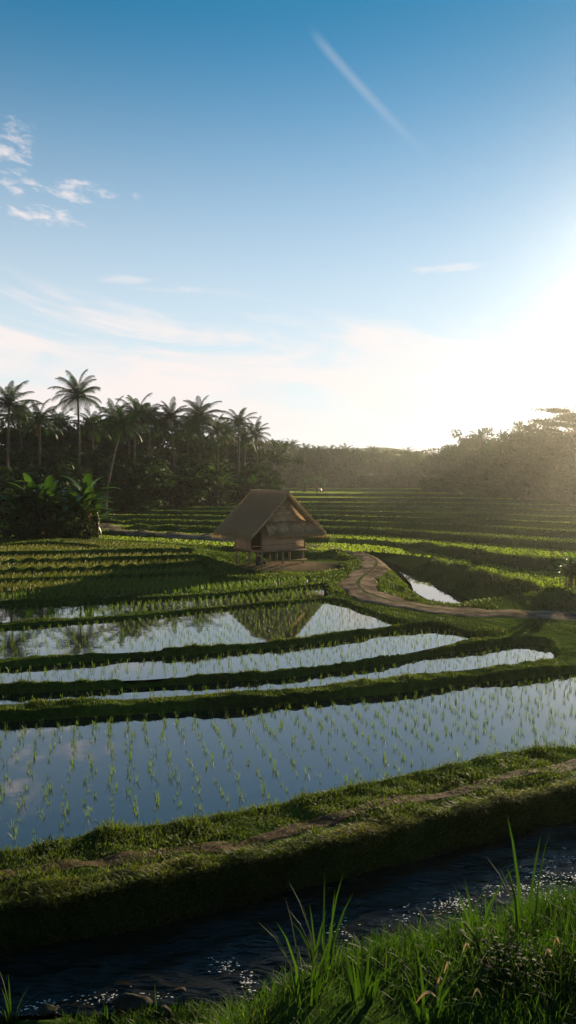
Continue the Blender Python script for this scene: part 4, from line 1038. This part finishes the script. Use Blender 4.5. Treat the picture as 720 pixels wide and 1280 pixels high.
def vec(sx_, sy_, ox=0, oy=0, rot=0.0):
    c = nt.nodes.new('ShaderNodeCombineXYZ')
    nt.links.new(MA('MULTIPLY_ADD', az, sx_, ox), c.inputs[0]); nt.links.new(MA('ADD', MA('MULTIPLY_ADD', el, sy_, oy), MA('MULTIPLY', az, rot)), c.inputs[1]); return c.outputs[0]
def noise(v, s, d=6.0, r=.6, dist=0.0):
    n = N(nt, 'ShaderNodeTexNoise', Scale=s, Detail=d, Roughness=r, Distortion=dist); nt.links.new(v, n.inputs['Vector']); return n.outputs['Fac']
def spot(a0, e0, ra, re):   # soft elliptical window
    x = MA('DIVIDE', MA('SUBTRACT', az, a0), ra); y = MA('DIVIDE', MA('SUBTRACT', el, e0), re)
    return MA('EXPONENT', MA('MULTIPLY', MA('ADD', MA('MULTIPLY', x, x), MA('MULTIPLY', y, y)), -1.0))
# band of thin cloud low in the sky
bn = noise(vec(3.0, 13.0, 3.3, 1.7, 2.0), 1.0, 9.0, .62, .9)
bw = noise(vec(2.0, 9.0, 7.7, 5.1, 1.2), 1.6, 3.0, .5)
top = MA('ADD', MA('MULTIPLY_ADD', az, -.11, .212), MA('MULTIPLY', MA('SUBTRACT', bw, .5), .09))
under = SS(MA('SUBTRACT', top, el), -.012, .035)
edge = MA('ADD', MA('MULTIPLY', SS(MA('SUBTRACT', top, el), .12, -.01), .17), .33)
bandc = MA('MULTIPLY', MA('MULTIPLY', SS(MA('SUBTRACT', bn, edge), -.03, .15), under), MA('MULTIPLY_ADD', SS(az, .40, 0.05), .40, .48))
veil = MA('MULTIPLY', MA('POWER', SS(el, .56, .03), 1.2), .86)
bn2 = noise(vec(7.0, 34.0, 1.3, 4.7, 5.0), 1.0, 6.0, .6, .6)
bandc = MA('MULTIPLY', bandc, MA('ADD', .62, MA('MULTIPLY', SS(bn2, .35, .62), .38)))
# scattered small puffs high on the left
pn = noise(vec(1.0, 2.6, 9.1, 4.2, .35), 34.0, 7.0, .62, .4)
pm = MA('MAXIMUM', MA('MAXIMUM', spot(-.325, .362, .028, .03), spot(-.25, .325, .06, .015)), MA('MAXIMUM', spot(-.30, .296, .07, .012), spot(-.32, .325, .035, .010)))
puff = MA('MULTIPLY', MA('MULTIPLY', SS(MA('ADD', pn, MA('MULTIPLY', pm, .26)), .62, .92), SS(pm, .1, .5)), .72)
wm = MA('MAXIMUM', spot(.19, .245, .045, .010), MA('MAXIMUM', spot(-.20, .232, .04, .006), spot(-.14, .222, .05, .006)))
wn = noise(vec(1.0, 5, 1.1, 7.2), 12.0, 5.0, .6)
wisp = MA('MULTIPLY', SS(MA('ADD', wn, MA('MULTIPLY', wm, .3)), .60, .80), MA('MULTIPLY', SS(wm, .1, .6), .35))
# straight pale trail
p0, p1 = (.029, .4945), (.184, .3546)
dx_, dy_ = p1[0] - p0[0], p1[1] - p0[1]; L_ = math.hypot(dx_, dy_); dx_ /= L_; dy_ /= L_
ra_ = MA('SUBTRACT', az, p0[0]); re_ = MA('SUBTRACT', el, p0[1])
al = MA('ADD', MA('MULTIPLY', ra_, dx_), MA('MULTIPLY', re_, dy_)); pe = MA('ABSOLUTE', MA('SUBTRACT', MA('MULTIPLY', ra_, dy_), MA('MULTIPLY', re_, dx_)))
streak = MA('MULTIPLY', MA('MULTIPLY', SS(pe, .0085, .000), .15), MA('MULTIPLY', SS(al, -.01, .03), SS(al, L_, L_ * .35)))  # pale streak blended into the sky colour
cl = MA('MINIMUM', MA('ADD', MA('MAXIMUM', bandc, MA('MAXIMUM', puff, wisp)), streak), 1.0)
tint = N(nt, 'ShaderNodeMix', data_type='RGBA', blend_type='MULTIPLY'); tint.inputs[0].default_value = 1; tm = N(nt, 'ShaderNodeMix', data_type='RGBA'); tm.inputs[6].default_value = (1, 1, 1, 1); tm.inputs[7].default_value = (.17, .87, .92, 1); nt.links.new(SS(el, .02, .60), tm.inputs[0]); nt.links.new(tm.outputs[2], tint.inputs[7])
nt.links.new(sky.outputs[0], tint.inputs[6])
vm = N(nt, 'ShaderNodeMix', data_type='RGBA'); nt.links.new(veil, vm.inputs[0]); nt.links.new(tint.outputs[2], vm.inputs[6]); vm.inputs[7].default_value = (6.3, 6.9, 7.1, 1)
cm = N(nt, 'ShaderNodeMix', data_type='RGBA'); nt.links.new(cl, cm.inputs[0]); nt.links.new(vm.outputs[2], cm.inputs[6]); cm.inputs[7].default_value = (7.6, 6.75, 6.5, 1)
nt.links.new(cm.outputs[2], bg.inputs['Color']); nt.links.new(bg.outputs[0], out.inputs[0])
TINT, CLOUD = tint, cm

sd = Vector((math.sin(SUN_AZ) * math.cos(SUN_EL), math.cos(SUN_AZ) * math.cos(SUN_EL), math.sin(SUN_EL)))
ld = bpy.data.lights.new('sun', 'SUN'); ld.energy = 5.0; ld.angle = math.radians(.5); ld.color = (1.0, .82, .52)
lo = bpy.data.objects.new('sun', ld); C.objects.link(lo); lo.rotation_euler = sd.to_track_quat('Z', 'Y').to_euler(); lo.location = (60, 120, 60)

if HAZE:
    b = MB(); x0, x1, y0, y1, z0, z1 = -560, 560, -20, 640, -8, 18
    b.add([(x, y, z) for x in (x0, x1) for y in (y0, y1) for z in (z0, z1)], [(0, 1, 3, 2), (4, 6, 7, 5), (0, 4, 5, 1), (2, 3, 7, 6), (0, 2, 6, 4), (1, 5, 7, 3)])
    mh, nh, oh = mat('haze'); vp = N(nh, 'ShaderNodeVolumePrincipled', Density=0.00033, Anisotropy=0.875); vp.inputs['Color'].default_value = (.95, .93, .88, 1)
    nh.links.new(vp.outputs[0], oh.inputs['Volume']); hzo = b.build('haze', mh); hzo['kind'] = 'stuff'

# ------------------------------------------------------------------ render settings
SC.render.engine = 'CYCLES'
SC.view_settings.view_transform = 'Standard'; SC.view_settings.look = 'None'; SC.view_settings.gamma = 1; SC.view_settings.use_curve_mapping = False
SC.view_settings.exposure = 1.42
cy = SC.cycles
cy.use_denoising = True
try: cy.denoiser = 'OPENIMAGEDENOISE'
except Exception: pass
cy.max_bounces = 6; cy.diffuse_bounces = 2; cy.glossy_bounces = 3; cy.transmission_bounces = 4; cy.volume_bounces = 0; cy.transparent_max_bounces = 6
cy.caustics_reflective = False; cy.caustics_refractive = False; cy.sample_clamp_indirect = 6
